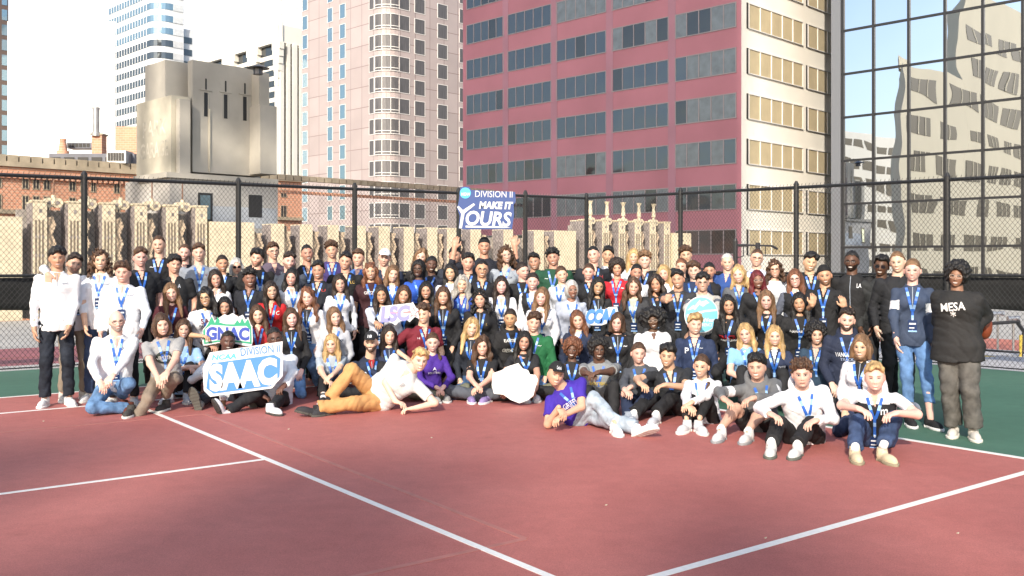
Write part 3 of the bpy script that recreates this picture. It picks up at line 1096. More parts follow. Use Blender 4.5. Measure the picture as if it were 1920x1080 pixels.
# ---- red brick building
D5 = 78.0
M_BRICK = panelmat("orange red brick", (.68, .33, .21), (.60, .45, .34), .62, .2, .02, rough=.9, var=.15)
M_BSTONE = mat("stone coping", (.40, .34, .25), .85, noise=1, var=.25)
M_BWIN = glassmat("old window glass", (.04, .04, .045), .1)
C5 = cnr(-60, 66.0)
root = empty("brick_building", C5)
tag(root, "orange-red brick building with small sash windows and a tiled cornice", "building")
R5 = col_at(C5, ER, 262)
def y5(y, x):        # row y at column x -> height on that wall
    t = col_at(C5, ER, x)
    return zpx(y, (C5 + ER * t)[1])
ztop5 = y5(318, 100)
m = MB(); m.obox(-UP * 19, ER * (R5 + 6), EL * 14, UP * (ztop5 + 19), 0); m.build("wall", M_BRICK, root)
m = MB()
m.obox(NRr * .5 + UP * ztop5, ER * (R5 + 6), -NRr * 1.2, UP * .35, 0)
m.obox(NRr * .3 + UP * (ztop5 - .5), ER * (R5 + 6), -NRr * .29, UP * .48, 1)
m.build("cornice", [M_BSTONE, M_BRICK], root)
m = MB()
for k in range(64):
    m.obox(NRr * .45 + ER * (k * .8) + UP * (ztop5 + .36), ER * .68, -NRr * .5, UP * .45, 0)
m.build("coping_stones", M_BSTONE, root)
m = MB()
for k in range(130):
    m.obox(NRr * .302 + ER * (k * .4) + UP * (ztop5 - .8), ER * .22, -NRr * .3, UP * .28, 0)
m.build("dentil_course", M_BRICK, root)
proto = {}
for (x0, x1) in ((-6, 3), (41, 54), (61, 74), (81, 94), (129, 142), (150, 160), (170, 180), (213, 225)):
    for (ya, yb) in ((333, 355), (367, 397), (413, 440)):
        t0, t1 = col_at(C5, ER, x0), col_at(C5, ER, x1)
        window(root, ER, NRr, ER * t0 + UP * y5(yb, 60), t1 - t0, y5(ya, 60) - y5(yb, 60), 2, [M_BSTONE, M_BWIN, M_BWIN], frame=.05, proud=.05)
m = MB(); m.obox(NRr * .003 + UP * (y5(402, 60)), ER * R5, NRr * .2, UP * .3, 0); m.build("belt_course", M_BSTONE, root)

# ---- rooftop clutter above the brick building
def topbox(name, label, cat, x0, x1, ya, yb, d, dep, mt, group=None, extra=None):
    p = cnr(x0, d)
    r = empty(name, p + UP * zpx(yb, d))
    tag(r, label, cat, group)
    m = MB()
    wd_ = (x1 - x0) / F_PX * d
    m.obox((0, 0, 0), (wd_, 0, 0), (0, dep, 0), (0, 0, (yb - ya) / F_PX * d), 0)
    m.build("casing", mt, r)
    if extra:
        extra(r, wd_, dep, (yb - ya) / F_PX * d)
    return r
M_METAL = mat("galvanised metal", (.42, .42, .42), .45, metal=.6, noise=2, var=.15)
M_DKROOF = mat("slate blue metal", (.13, .14, .17), .5, noise=1, var=.2)
def louv(r, w_, dp, h_):
    m = MB()
    for k in range(6):
        m.obox((.1 + k * (w_ - .2) / 6, -.05, h_ * .2), ((w_ - .2) / 8, 0, 0), (0, .045, 0), (0, 0, h_ * .6), 0)
    m.build("louvre", M_FRD, r)
topbox("penthouse", "low slate-coloured rooftop plant room above the cornice", "plant room", 92, 252, 288, 322, 74, 4, M_DKROOF, extra=louv)
topbox("penthouse", "brick stair penthouse beside the garage block", "penthouse", 217, 256, 237, 312, 84, 5, M_BRICK, extra=None)
topbox("duct_run", "black corrugated duct run beside the brick chimney", "duct", 125, 172, 267, 278, 77, 1.2, M_DKROOF, extra=louv)
def chim(name, label, x, ya, yb, d, r0_, r1_, mt, cap=True):
    p = cnr(x, d)
    r = empty(name, p + UP * zpx(yb, d))
    tag(r, label, "chimney")
    h_ = (yb - ya) / F_PX * d
    m = MB(); m.tube((0, 0, 0), (0, 0, h_), r0_, r1_, n=16); m.build("flue", mt, r, smooth=False)
    m = MB(); m.tube((0, 0, h_), (0, 0, h_ + .15), r1_ * 1.12, n=16); m.tube((0, 0, -.1), (0, 0, .2), r0_ * 1.25, n=16); m.build("collar", mt, r)
    return r
chim("steel_chimney", "tall grey steel flue rising from a brick chimney", 180, 205, 253, 76, .26, .26, M_METAL)
def MBcap(r, w_, dp, h_):
    m = MB(); m.obox((-.1, -.1, h_), (w_ + .2, 0, 0), (0, dp + .2, 0), (0, 0, .12), 0); m.build("chimney_cap", M_BSTONE, r)
topbox("brick_chimney", "square brick chimney carrying the steel flue", "chimney", 172, 191, 253, 288, 76, .9, M_BRICK, extra=MBcap)
chim("round_chimney", "short round brown chimney with a flared foot", 118, 264, 288, 76, .36, .22, M_BRICK)
topbox("air_handler", "grey sloping rooftop air duct in front of the brick penthouse", "air unit", 200, 236, 282, 306, 73, 1.5, M_METAL, extra=louv)

# ---- brick remnant between the garage and the hotel
C9 = cnr(519, 92.0)
root = empty("brick_annex", C9)
tag(root, "narrow brick building between the garage block and the granite tower", "building")
R9 = col_at(C9, ER, 566)
m = MB(); m.obox(-UP * 19, ER * R9, EL * 5, UP * (zpx(342, 94) + 19), 0); m.build("wall", M_BRICK, root)
m = MB(); m.obox(NRr * .3 + UP * zpx(342, 94), ER * (R9 + .3), -NRr * .9, UP * .5, 0); m.build("cornice", M_BSTONE, root)
m = MB(); m.obox(NRr * .003 + UP * zpx(414, 94), ER * R9, NRr * .3, UP * .3, 0); m.build("belt_course", M_BSTONE, root)
for (x0, x1) in ((526, 537),):
    for (ya, yb) in ((357, 372), (387, 411), (424, 440)):
        t0, t1 = col_at(C9, ER, x0), col_at(C9, ER, x1)
        window(root, ER, NRr, ER * t0 + UP * zpx(yb, 94), t1 - t0, (yb - ya) / F_PX * 94, 2, [M_BSTONE, M_BWIN, M_BWIN], frame=.05, proud=.05)

# ---- mirror glass tower
D8 = 80.0
C8 = cnr(1578, D8)
root = empty("mirror_glass_tower", C8)
tag(root, "dark-framed mirror glass tower reflecting a beige building", "building")
E8 = -EL                                  # runs towards the camera and picture right
N8 = -ER
step = .0325 * D8
rowh = 81 / F_PX * D8
W8 = 30
z8t = zpx(59, D8)
m = MB(); m.obox(ER * .55 - UP * 19, ER * 25, E8 * (W8 * step), UP * 100, 0); m.build("core", M_FRD, root)
m = MB(); m.obox(-E8 * .85 - UP * 19 - ER * .15, ER * .8, E8 * .82, UP * 100, 0); m.build("corner_column", mat("grey steel column", (.16, .17, .19), .4), root)
rows = range(-5, 11)
# widths alternate a little as in the picture
edges = [0, 57, 123, 191, 262]
xs8 = [1581, 1638, 1704, 1772, 1843, 1918]
ts = [col_at(C8, E8, x) for x in xs8]
while len(ts) < 24:
    ts.append(ts[-1] + (ts[4] - ts[0]) / 4)
pane_rnd = random.Random(5)
for j in rows:
    z1_ = z8t - rowh * j
    for i in range(len(ts) - 1):
        if i > 8 and (j < -1 or j > 6 or i > 13):
            continue
        w_ = ts[i + 1] - ts[i]
        # each pane leans a hair differently, as real curtain walls do
        a, b = pane_rnd.uniform(-.004, .004), pane_rnd.uniform(-.004, .004)
        P_ = E8 * ts[i] + UP * (z1_ - rowh)
        V = [P_ - ER * (.0 + a), P_ + E8 * w_ - ER * (.0 - a), P_ + E8 * w_ + UP * rowh - ER * (b - a), P_ + UP * rowh - ER * (b + a)]
        V = [v + ER * .02 for v in V]
        V += [v + ER * .02 for v in V]
        ob = mk("pane", np.array(V), [np.array([(0, 1, 2, 3), (7, 6, 5, 4)])], G_MIRROR, root)
m = MB()
for t in ts:
    m.obox(E8 * (t - .10) - UP * 19 - ER * .12, E8 * .20, ER * .5, UP * 100, 0)
m.build("mullion", M_FRD, root)
m = MB()
for j in rows:
    m.obox(UP * (z8t - rowh * j - .09) - ER * .08, E8 * ts[-1], ER * .5, UP * .18, 0)
m.build("transom", M_FRD, root)

M_BEIGE = mat("beige stucco tower", (.68, .60, .44), .8, noise=.15, var=.05)
EX, EY = np.array([1.0, 0, 0]), np.array([0, 1.0, 0])
# unseen blocks added behind the camera to shade court foreground, pink flank and garage
r = empty("shade_blocker", (-28, -95, 0))
tag(r, "unseen grey blocks behind the camera added to shade court and facades", "building")
M_BLOCKER = mat("grey shade blocker", (.32, .31, .30), .7, noise=.3)
m = MB()
for (xa, xb, tip) in ((-40, -3.4, 9.4), (-3.4, -1.7, 5.0), (-1.7, .1, 8.4), (.1, 1.7, 4.2), (1.7, 2.8, 6.8), (2.8, 4.3, 3.2), (4.3, 5.5, 6.2), (5.5, 12.0, 3.4)):
    m.box(xa, -18, -19, xb, 0, (tip + 95) * .5505, 0)
m.build("lower_shade_block", M_BLOCKER, r)
m = MB()
m.box(-36.5, -.4, 82, -28, 0, 91.0, 0); m.box(-36.5, -.4, 93.0, -28, 0, 95.3, 0); m.box(-36.5, -.4, 97.7, -28, 0, 150, 0)  # gaps shaped to let light streaks onto the garage
m.box(-28, -4, 82, -.35, 0, 150, 0); m.box(-40, -1.5, -19, -38.4, 0, 150, 0)
m.build("high_shade_block", M_BLOCKER, r)
M_DW = mat("recessed dark window", (.06, .05, .035), .5, spec=.25)
# beige tower whose image fills the mirror glass: wedge-shaped plan, two roof heights
C = np.array([-51.6, 42.7, 0]); e1 = np.array([-.7071, -.7071, 0]); e2 = np.array([-.95, -.31, 0]); nf = np.array([.7071, -.7071, 0])
r = empty("beige_tower", C)
tag(r, "beige tower with ribbon windows seen mirrored in the glass", "building")
m = MB()
m.obox(-UP * 19, e1 * 26, e2 * 20, UP * (35 + 19)); m.obox(e1 * 26.02 - UP * 19, e1 * 95, e2 * 20, UP * (52 + 19))
m.obox(e1 * 5 - nf * 3 + UP * 35, e1 * 6, e2 * 4, UP * 2.4); m.obox(e1 * 16 - nf * 3 + UP * 35, e1 * 4, e2 * 4, UP * 1.6)
m.build("wall", M_BEIGE, r)
rr_ = random.Random(11)
for k in range(9):
    m = MB()
    zz = 30 - 6.6 * k + 13.2
    t = 3.0 if zz < 33 else 30
    while t < 112:
        L_ = rr_.choice([7, 9, 12])
        m.obox(e1 * t + UP * zz + nf * .004, e1 * L_, nf * .05, UP * 2.9, 1)
        for q in range(2):
            m.obox(e1 * (t + L_ * (q + 1) / 3) + UP * zz + nf * .056, e1 * .3, nf * .05, UP * 2.9, 0)
        t += L_ + rr_.choice([2.5, 2.5, 5])
    m.build("window_row", [M_BEIGE, M_DW], r)
C = np.array([-128.0, 36.0, 0])
r = empty("pale_tower", C)
tag(r, "pale low tower with window rows mirrored at the edge of the glass", "building")
m = MB(); m.obox(-UP * 19, e1 * 100, e2 * 20, UP * (36 + 19)); m.build("wall", M_SUNWHITE, r)
for k in range(8):
    m = MB()
    for q in range(12):
        m.obox(e1 * (2 + q * 8) + UP * (31 - 5.2 * k) + nf * .004, e1 * 6.6, nf * .05, UP * 2.4, 0)
    m.build("window_row", M_DW, r)
# ================================================================ people: signed-distance shapes turned into meshes
f32 = np.float32


def smin(a, b, k):
    h = np.clip(.5 + .5 * (b - a) / k, 0, 1)
    return b + (a - b) * h - k * h * (1 - h)


def cone(P, a, b, ra, rb, cap=False, capa=False):
    a = np.asarray(a, f32); b = np.asarray(b, f32)
    ab = b - a
    L = float(np.linalg.norm(ab)) + 1e-6
    s = (P - a) @ (ab / L)
    t = np.clip(s / L, 0, 1)
    q = P - a - t[:, None] * ab
    d = np.sqrt(np.einsum('ij,ij->i', q, q)) - (ra + (rb - ra) * t)
    if cap:
        d = np.maximum(d, s - L)
    if capa:
        d = np.maximum(d, -s)
    return d


def ell(P, c, ax, r):
    """ellipsoid, rows of ax = axes"""
    q = (P - np.asarray(c, f32)) @ np.asarray(ax, f32).T
    q = q / np.asarray(r, f32)
    return (np.sqrt(np.einsum('ij,ij->i', q, q)) - 1) * min(r)


def wob(P, f, ph, amp):
    return amp * (np.sin(P[:, 0] * f[0] + ph) * np.sin(P[:, 1] * f[1] + ph * 1.7 + 1) + np.sin(P[:, 2] * f[2] + ph * 2.3 + 2.2 * np.sin(P[:, 0] * f[0] * .53 + ph)) * .7)


def nets(f, lo, hi, h):
    """surface nets of f<0 inside the box"""
    lo = np.asarray(lo, f32); hi = np.asarray(hi, f32)
    n = np.maximum(((hi - lo) / h).astype(int) + 2, 3)
    ax = [lo[i] + h * np.arange(n[i], dtype=f32) for i in range(3)]
    G = np.stack(np.meshgrid(*ax, indexing='ij'), -1).reshape(-1, 3)
    D = f(G).reshape(n).astype(f32)
    ins = D < 0
    c = np.zeros(n - 1, dtype=np.int8)
    for i in (0, 1):
        for j in (0, 1):
            for k in (0, 1):
                c += ins[i:n[0] - 1 + i, j:n[1] - 1 + j, k:n[2] - 1 + k]
    act = (c > 0) & (c < 8)
    I = np.argwhere(act)
    if not len(I):
        return np.zeros((0, 3), f32), np.zeros((0, 4), int)
    ids = np.full(n - 1, -1, dtype=np.int64)
    ids[act] = np.arange(len(I))
    acc = np.zeros((len(I), 3), f32)
    cnt = np.zeros(len(I), f32)
    for a in range(3):
        for u in (0, 1):
            for v in (0, 1):
                o0 = [0, 0, 0]; o0[(a + 1) % 3] = u; o0[(a + 2) % 3] = v
                o1 = list(o0); o1[a] = 1
                p0 = I + o0; p1 = I + o1
                d0 = D[p0[:, 0], p0[:, 1], p0[:, 2]]
                d1 = D[p1[:, 0], p1[:, 1], p1[:, 2]]
                x = (d0 < 0) != (d1 < 0)
                t = np.where(x, d0 / np.where(x, d0 - d1, 1), 0)
                q = np.zeros((len(I), 3), f32) + np.asarray(o0, f32)
                q[:, a] = t
                acc += q * x[:, None]
                cnt += x
    V = lo + (I + acc / cnt[:, None]) * h
    Q = []
    for a in range(3):
        s0 = [slice(0, None)] * 3; s1 = [slice(0, None)] * 3
        s0[a] = slice(0, n[a] - 1); s1[a] = slice(1, n[a])
        x = ins[tuple(s0)] != ins[tuple(s1)]
        E = np.argwhere(x)
        b, cc = (a + 1) % 3, (a + 2) % 3
        ok = (E[:, b] > 0) & (E[:, cc] > 0) & (E[:, b] < n[b] - 1) & (E[:, cc] < n[cc] - 1)
        E = E[ok]
        if not len(E):
            continue
        q = []
        for (u, v) in ((-1, -1), (0, -1), (0, 0), (-1, 0)):
            e = E.copy(); e[:, b] += u; e[:, cc] += v
            q.append(ids[e[:, 0], e[:, 1], e[:, 2]])
        q = np.stack(q, 1)
        flip = ~ins[tuple(s0)][tuple(E.T)]
        q[flip] = q[flip][:, ::-1]
        Q.append(q)
    return V, np.concatenate(Q)


def bounds(pts, pad):
    P = np.array(pts)
    return P.min(0) - pad, P.max(0) + pad


def unit(v):
    v = np.asarray(v, float)
    return v / (np.linalg.norm(v) + 1e-9)


def ik(a, t, l1, l2, pole):
    a, t = np.asarray(a, float), np.asarray(t, float)
    d = t - a
    L = np.linalg.norm(d)
    mx = (l1 + l2) * .995
    if L > mx:
        t = a + d / L * mx
        L = mx
    L = max(L, abs(l1 - l2) + .02)
    u = unit(d)
    x = (l1 * l1 - l2 * l2 + L * L) / (2 * L)
    h = math.sqrt(max(l1 * l1 - x * x, 0))
    p = np.asarray(pole, float)
    p = unit(p - u * np.dot(p, u))
    return a + u * x + p * h, t


SKIN = {1: (.72, .45, .35), 2: (.64, .385, .28), 3: (.54, .31, .205), 4: (.27, .14, .09), 5: (.125, .062, .042)}
HAIRC = {'k': (.008, .007, .007), 'd': (.022, .013, .009), 'b': (.07, .035, .018), 'l': (.17, .095, .048), 'y': (.44, .29, .13), 'r': (.15, .058, .028), 'g': (.34, .32, .29), 'R': (.12, .012, .016), 'G': (.5, .49, .47)}

_n = bpy.data.materials.new("skin")
_n.use_nodes = True
_p = _n.node_tree.nodes["Principled BSDF"]
_a = _n.node_tree.nodes.new("ShaderNodeVertexColor")
_a.layer_name = "Col"
_t = _n.node_tree.nodes.new("ShaderNodeTexNoise")
_t.inputs["Scale"].default_value = 60
_b = _n.node_tree.nodes.new("ShaderNodeBump")
_b.inputs["Strength"].default_value = .12
_b.inputs["Distance"].default_value = .004
_n.node_tree.links.new(_t.outputs[0], _b.inputs["Height"])
_n.node_tree.links.new(_b.outputs[0], _p.inputs["Normal"])
_n.node_tree.links.new(_a.outputs[0], _p.inputs["Base Color"])
_p.inputs["Roughness"].default_value = .48
_p.inputs["Specular IOR Level"].default_value = .4
M_SKIN = _n


def fabric(c, kind='cloth'):
    if isinstance(c, str):
        c = srgb(c)
    c = tuple(min(v * .94 + .014, .80) for v in c)
    key = "%s %.3f %.3f %.3f" % (kind, *c)
    if kind == 'denim':
        return mat(key, c, .8, noise=9, var=.4, bump=(22, .5, .012), spec=.2)
    return mat(key, c, .78, noise=5, var=.1, bump=(16, .55, .014), spec=.25)


def hairmat(k):
    return mat("hair " + k, HAIRC[k], .50, noise=22, var=.55, bump=(90, 1.0, .012), stretch=(1, 1, .10), spec=.5)


M_TEETH = None
LAN_B = mat("lanyard blue", '#2f66c0', .5)
LAN_W = mat("lanyard pale", '#93bdf0', .5)
BADGE_N = mat("badge navy", '#12305e', .4)
BADGE_W = mat("badge white", '#dfe6ee', .4)
BADGE_O = mat("badge orange", '#b5652a', .5)
M_WHITE = mat("print white", (.75, .75, .75), .6)
M_FRAME = mat("spectacle frame", (.03, .025, .025), .3)
M_FRAMEL = mat("spectacle frame pale", (.5, .42, .36), .3)
M_SHADE = mat("sunglass lens", (.012, .012, .015), .08)
M_BLACK = mat("black plastic", (.015, .015, .016), .4)


def head_mesh(female, skin, spec, fine):
    """head surface in head space: x = picture right, y = forward, z = up; returns V, quads, colours"""
    nt_, np_ = (84, 84) if fine else (64, 66)
    th = np.linspace(-math.pi, math.pi, nt_ + 1)[:-1]
    th = th - .5 * np.sin(th)
    ph = np.linspace(-1, 1, np_)
    ph = (ph * .82 + .18 * ph ** 3) * (math.pi / 2 - .02)
    T, Pn = np.meshgrid(th, ph, indexing='ij')
    u = np.stack([np.sin(T) * np.cos(Pn), np.cos(T) * np.cos(Pn), np.sin(Pn)], -1).reshape(-1, 3)
    r = (.077, .096, .114) if female else (.080, .098, .118)
    V = u * r
    rr = spec['rnd']
    k_jaw, k_nose, k_eye, k_mouth, dz_m, dz_b, k_x, k_br = [rr.uniform(-1, 1) for _ in range(8)]
    V[:, 0] *= 1 + .045 * k_x
    x, y, z = V[:, 0].copy(), V[:, 1].copy(), V[:, 2].copy()
    dn = np.clip(-z / .118, 0, 1)
    V[:, 0] *= 1 - ((.27 if female else .19) + .06 * k_jaw) * dn ** 2.0 * np.clip(.5 + y / .1, 0, 1.2)
    V[:, 1] = np.where(y > 0, y * (1 - .10 * np.abs(x / .076) ** 0 * (z > .05) * (z - .05) / .07), y)
    V[:, 1] += np.where(y < 0, dn ** 1.5 * .05, 0)
    V[:, 1] += np.where(y > 0, dn ** 2.2 * .028, 0)
    x, z0 = V[:, 0].copy(), V[:, 2].copy()
    fr = np.clip((y - .02) / .03, 0, 1)
    X = np.abs(x)
    nose = np.exp(-(x / (.010 + .006 * np.clip(-z0 / .035, 0, 1))) ** 2) * np.clip((.012 - z0) / .048, 0, 1) * np.clip((z0 + .050) / .010, 0, 1)
    V[:, 1] += fr * ((.016 + .004 * k_nose) * nose
                     - .007 * np.exp(-((X - .031) / .015) ** 2 - ((z0 - .001) / .012) ** 2)
                     + .004 * np.exp(-((X - .03) / .022) ** 2 - ((z0 - .022) / .008) ** 2)
                     + .006 * np.exp(-((X - .040) / .017) ** 2 - ((z0 + .032) / .015) ** 2)
                     + .005 * np.exp(-(x / .022) ** 2 - ((z0 + .066) / .010) ** 2)
                     - .004 * np.exp(-(x / .02) ** 2 - ((z0 + .084) / .006) ** 2)
                     + .007 * np.exp(-(x / .022) ** 2 - ((z0 + .104) / .013) ** 2))
    sk = np.array(skin)
    C = np.tile(sk, (len(V), 1))
    F = (y > .02)

    def paint(mask, c, a=1.0):
        C[mask] = C[mask] * (1 - a) + np.array(c) * a
    red = np.array([1.12, .82, .78]) * sk
    wgt = (np.exp(-((X - .042) / .018) ** 2 - ((z0 + .03) / .02) ** 2) * .5)[:, None] * F[:, None]
    C = C * (1 - wgt) + red * wgt
    if spec.get('beard'):
        hc = np.array(HAIRC[spec['hc']])
        a = spec['beard']
        m = (y > -.005) & (z0 < -.05 + .55 * np.clip(X - .03, 0, 1)) & ~((X < .02) & (np.abs(z0 + .067) < .010)) & (X > -1)
        paint(m, hc * .8 + sk * .05, a)
    if spec.get('mous'):
        paint(F & (X < .026) & (np.abs(z0 + .052 + X * .25) < .007), np.array(HAIRC[spec['hc']]) * 1.1, .85)
    smile = spec.get('smile', 1)
    z_eye = z0.copy()
    z0 = z0 - .003 * dz_m
    zc = -.067 + (6.5 + 3 * k_mouth) * x * x * smile
    mw = 1 + .14 * k_mouth
    lip = sk * np.array([.78, .5, .5]) if not female else sk * np.array([.85, .38, .40])
    paint(F & (X < .026 * mw) & (np.abs(z0 - zc) < (.0110 if smile else .0085) - X * .17), lip, .9)
    if smile:
        paint(F & (X < .0225 * mw) & (np.abs(z0 - zc - .0005) < (.0062 + .0012 * dz_b) - X * .13), (.74, .71, .66))
    else:
        paint(F & (X < .022) & (np.abs(z0 - zc) < .0018), sk * .25)
    z0 = V[:, 2] * 0 + z_eye
    ke = .98 + .14 * k_eye
    ex, ez = (X - .031 - .0015 * k_x) / ke, (z0 - .000) / ke
    paint(F & ((ex / .019) ** 2 + (ez / .0105) ** 2 < 1), sk * .42, .65)
    paint(F & ((ex / .0145) ** 2 + (ez / .0050) ** 2 < 1), (.42, .40, .38))
    paint(F & ((ex / .0070) ** 2 + (ez / .0058) ** 2 < 1), (.03, .02, .016))
    paint(F & (np.abs(ex) < .016) & (np.abs(ez - .0062 + ex * ex * 14) < .0028), sk * .15)
    br = np.array(HAIRC[spec['hc']]) * .7 + sk * .12
    bz = .0215 - 13 * (ex - .002) ** 2
    paint(F & (np.abs(ex - .001) < .020) & (np.abs(z0 - bz) < (.0030 if female else .0044) * (1 + .3 * k_br)), br, .75)
    paint(F & (X > .003) & (X < .010) & (np.abs(z0 + .047) < .0035), sk * .3)
    paint(F & (X > .014) & (X < .024) & (np.abs(z0 + .045 + .9 * (X - .014)) < .0025), sk * .6, .5)
    i = np.arange(nt_)[:, None]
    j = np.arange(np_ - 1)[None, :]
    a = i * np_ + j
    b = ((i + 1) % nt_) * np_ + j
    Q = np.stack([a, a + 1, b + 1, b], -1).reshape(-1, 4)
    # ears
    VV, QQ, CC, n = [V], [Q], [C], len(V)
    for s in (-1, 1):
        k, l = 12, 9
        tt = np.linspace(0, 2 * math.pi, k + 1)[:-1]
        pp = np.linspace(-math.pi / 2, math.pi / 2, l)
        A, B = np.meshgrid(tt, pp, indexing='ij')
        e = np.stack([np.sin(B) * .010, np.cos(A) * np.cos(B) * .017, np.sin(A) * np.cos(B) * .031], -1).reshape(-1, 3)
        e += (s * .079, -.008, -.012 + 0 * s)
        VV.append(e); CC.append(np.tile(sk * (1.05, .9, .88), (len(e), 1)))
        ii = np.arange(k)[:, None]; jj = np.arange(l - 1)[None, :]
        aa = ii * l + jj; bb = ((ii + 1) % k) * l + jj
        QQ.append((np.stack([aa, bb, bb + 1, aa + 1], -1).reshape(-1, 4)) + n)
        n += len(e)
    return np.concatenate(VV), np.concatenate(QQ), np.concatenate(CC)


FACE_C, FACE_R = (0, .128, -.030), (.0735, .122, .103)


def hair_sdf(style, P, ph):
    """P in head space (unit head). returns distance"""
    I = np.eye(3)
    x, y, z = P[:, 0], P[:, 1], P[:, 2]
    X = np.abs(x)
    line = .022 + .62 * y                                   # hairline plane
    fine = wob(P, (260, 240, 35), ph, .0022)
    cap = ell(P, (0, -.006, .008), I, (.087, .108, .127))
    if style == 'cr':
        d = np.maximum(ell(P, (0, -.004, .006), I, (.086, .105, .126)), (line + .010 - z + .006 * np.sin(x * 110 + ph) + .004 * np.sin(x * 230 + y * 90)) * .8)
        return d + fine * .5 + wob(P, (170, 160, 150), ph, .0022)
    if style == 'sh':
        d = smin(cap, ell(P, (0, .018, .075), I, (.074, .086, .062)), .03)
        d = smin(d, ell(P, (.02 * math.sin(ph), .065, .082), I, (.055, .040, .034)), .02)
        d = np.maximum(d, (line - z + .01 * np.sin(x * 60 + ph) + .005 * np.sin(x * 190 + y * 120)) * .8)
        return d + fine + wob(P, (90, 80, 70), ph, .0045)
    if style == 'pf':                                       # fuller top and fringe
        d = smin(cap, ell(P, (.012 * math.sin(ph), .022, .078), I, (.090, .098, .066)), .03)
        d = np.maximum(d, (line - .012 - z + .012 * np.sin(x * 80 + ph)) * .8)
        return d + fine + wob(P, (75, 70, 60), ph, .0065)
    if style == 'cu':
        d = smin(cap, ell(P, (0, .015, .078), I, (.094, .100, .070)), .03)
        d = np.maximum(d, (line - .012 - z) * .8)
        return d + wob(P, (130, 120, 120), ph, .009)
    if style == 'bd':                                       # bald crown, fringe at the sides
        d = np.maximum(ell(P, (0, -.008, -.005), I, (.084, .106, .118)), (line - z + .012) * .8)
        return np.maximum(d, z - .045 + .2 * y) + fine * .5
    face = ell(P, FACE_C, I, FACE_R)
    if style == 'af':
        d = ell(P, (0, -.03, .03), I, (.185, .165, .150)) + wob(P, (85, 90, 90), ph, .008)
        d = np.maximum(d, -face - .004)
        return np.maximum(d, (.0 - z - .20) * 1.0)
    if style == 'ac':
        d = ell(P, (0, -.012, .035), I, (.128, .130, .135)) + wob(P, (120, 110, 120), ph, .008)
        return np.maximum(d, -face)
    if style in ('pb', 'pt', 'bn'):
        d = np.maximum(ell(P, (0, -.006, .005), I, (.086, .106, .125)), (.010 + .70 * y - z) * .8)
        if style == 'pt':
            d = smin(d, cone(P, (0, -.105, .04), (.02, -.13, -.10), .030, .026), .02)
            d = smin(d, cone(P, (.03, -.12, -.10), (.085, -.02, -.20), .028, .03), .02)
            d = smin(d, cone(P, (.085, -.02, -.20), (.08, .075, -.33), .032, .012), .02)
        else:
            d = smin(d, ell(P, (.02, -.10, .06), I, (.042, .042, .042)), .015)
        return d + fine
    cap = ell(P, (0, -.008, .008), I, (.092, .110, .130))
    cap = np.maximum(cap, -face)
    if style == 'bb':
        d = smin(cap, ell(P, (0, -.03, -.05), I, (.100, .090, .11)), .03)
        for s in (-1, 1):
            d = smin(d, cone(P, (s * .075, .015, .0), (s * .085, .03, -.12), .03, .024, cap=True), .02)
        return np.maximum(d, -face) + fine + wob(P, (60, 60, 30), ph, .004)
    if style == 'hw':                                       # head wrap
        return np.maximum(smin(cap, ell(P, (0, -.06, -.04), I, (.09, .07, .12)), .03), -face)
    L = {'ls': .34, 'lw': .34, 'lc': .20, 'br': .38}[style]
    amp = {'ls': .002, 'lw': .007, 'lc': .011, 'br': .004}[style]
    wx = {'ls': .085, 'lw': .10, 'lc': .115, 'br': .085}[style]
    d = smin(cap, cone(P, (0, -.06, 0), (0, -.085, -L * .8), .085, .065), .04)
    side = 0 if style != 'br' else -1
    for s in (-1, 1):
        if side and s != side:
            continue
        d = smin(d, cone(P, (s * .070, .00, .02), (s * wx, .005, -.13), .030, .036), .03)
        e = (s * (wx + .005), .078 if (ph % 2 > .5 or s < 0) else .03, -L * (1 if s < 0 else .93))
        d = smin(d, cone(P, (s * wx, .005, -.13), e, .038, .014), .02)
    amp = amp * 1.5
    fr = {'ls': (170, 150, 9), 'lw': (60, 70, 45), 'lc': (95, 90, 85), 'br': (240, 200, 60)}[style]
    return np.maximum(d + wob(P, fr, ph, amp) + fine, -face)


SHOE_CACHE = {}


def shoe_meshes(col, sole, big=1.0):
    key = (col, sole)
    if key in SHOE_CACHE:
        return SHOE_CACHE[key]
    I = np.eye(3)

    def f(P):
        d = ell(P, (0, .10, .028), I, (.047, .115, .052))
        d = smin(d, ell(P, (0, -.03, .05), I, (.040, .062, .060)), .03)
        d = smin(d, cone(P, (0, -.025, .05), (0, -.03, .115), .045, .042, cap=True), .02)
        d = np.maximum(d, .012 - P[:, 2])
        return d + .0015 * np.sin(P[:, 1] * 220) * (P[:, 2] > .05) * (P[:, 1] > 0) * (P[:, 1] < .11)

    def g(P):
        w = .043 + .010 * np.sin((P[:, 1] + .09) * 9) - .012 * (np.abs(P[:, 1] - .02) < .05)
        q = np.sqrt((P[:, 0] / (w + .006)) ** 2 + (np.maximum(np.abs(P[:, 1] - .065) - .06, 0) / .10) ** 2) - 1
        d = q * .045
        d = np.maximum(d, P[:, 2] - .024)
        return np.maximum(d, -.006 - P[:, 2] + .003 * (np.sin(P[:, 1] * 160) > .2))
    V, Q = nets(f, (-.07, -.12, -.02), (.07, .24, .14), .007)
    a = mk("shoe", V, [Q], fabric(col, 'shoe'), smooth=True)
    V, Q = nets(g, (-.08, -.12, -.03), (.08, .25, .05), .007)
    b = mk("sole", V, [Q], fabric(sole, 'sole'), smooth=True)
    r = (a.data, b.data)
    bpy.data.objects.remove(a)
    bpy.data.objects.remove(b)
    SHOE_CACHE[key] = r
    return r


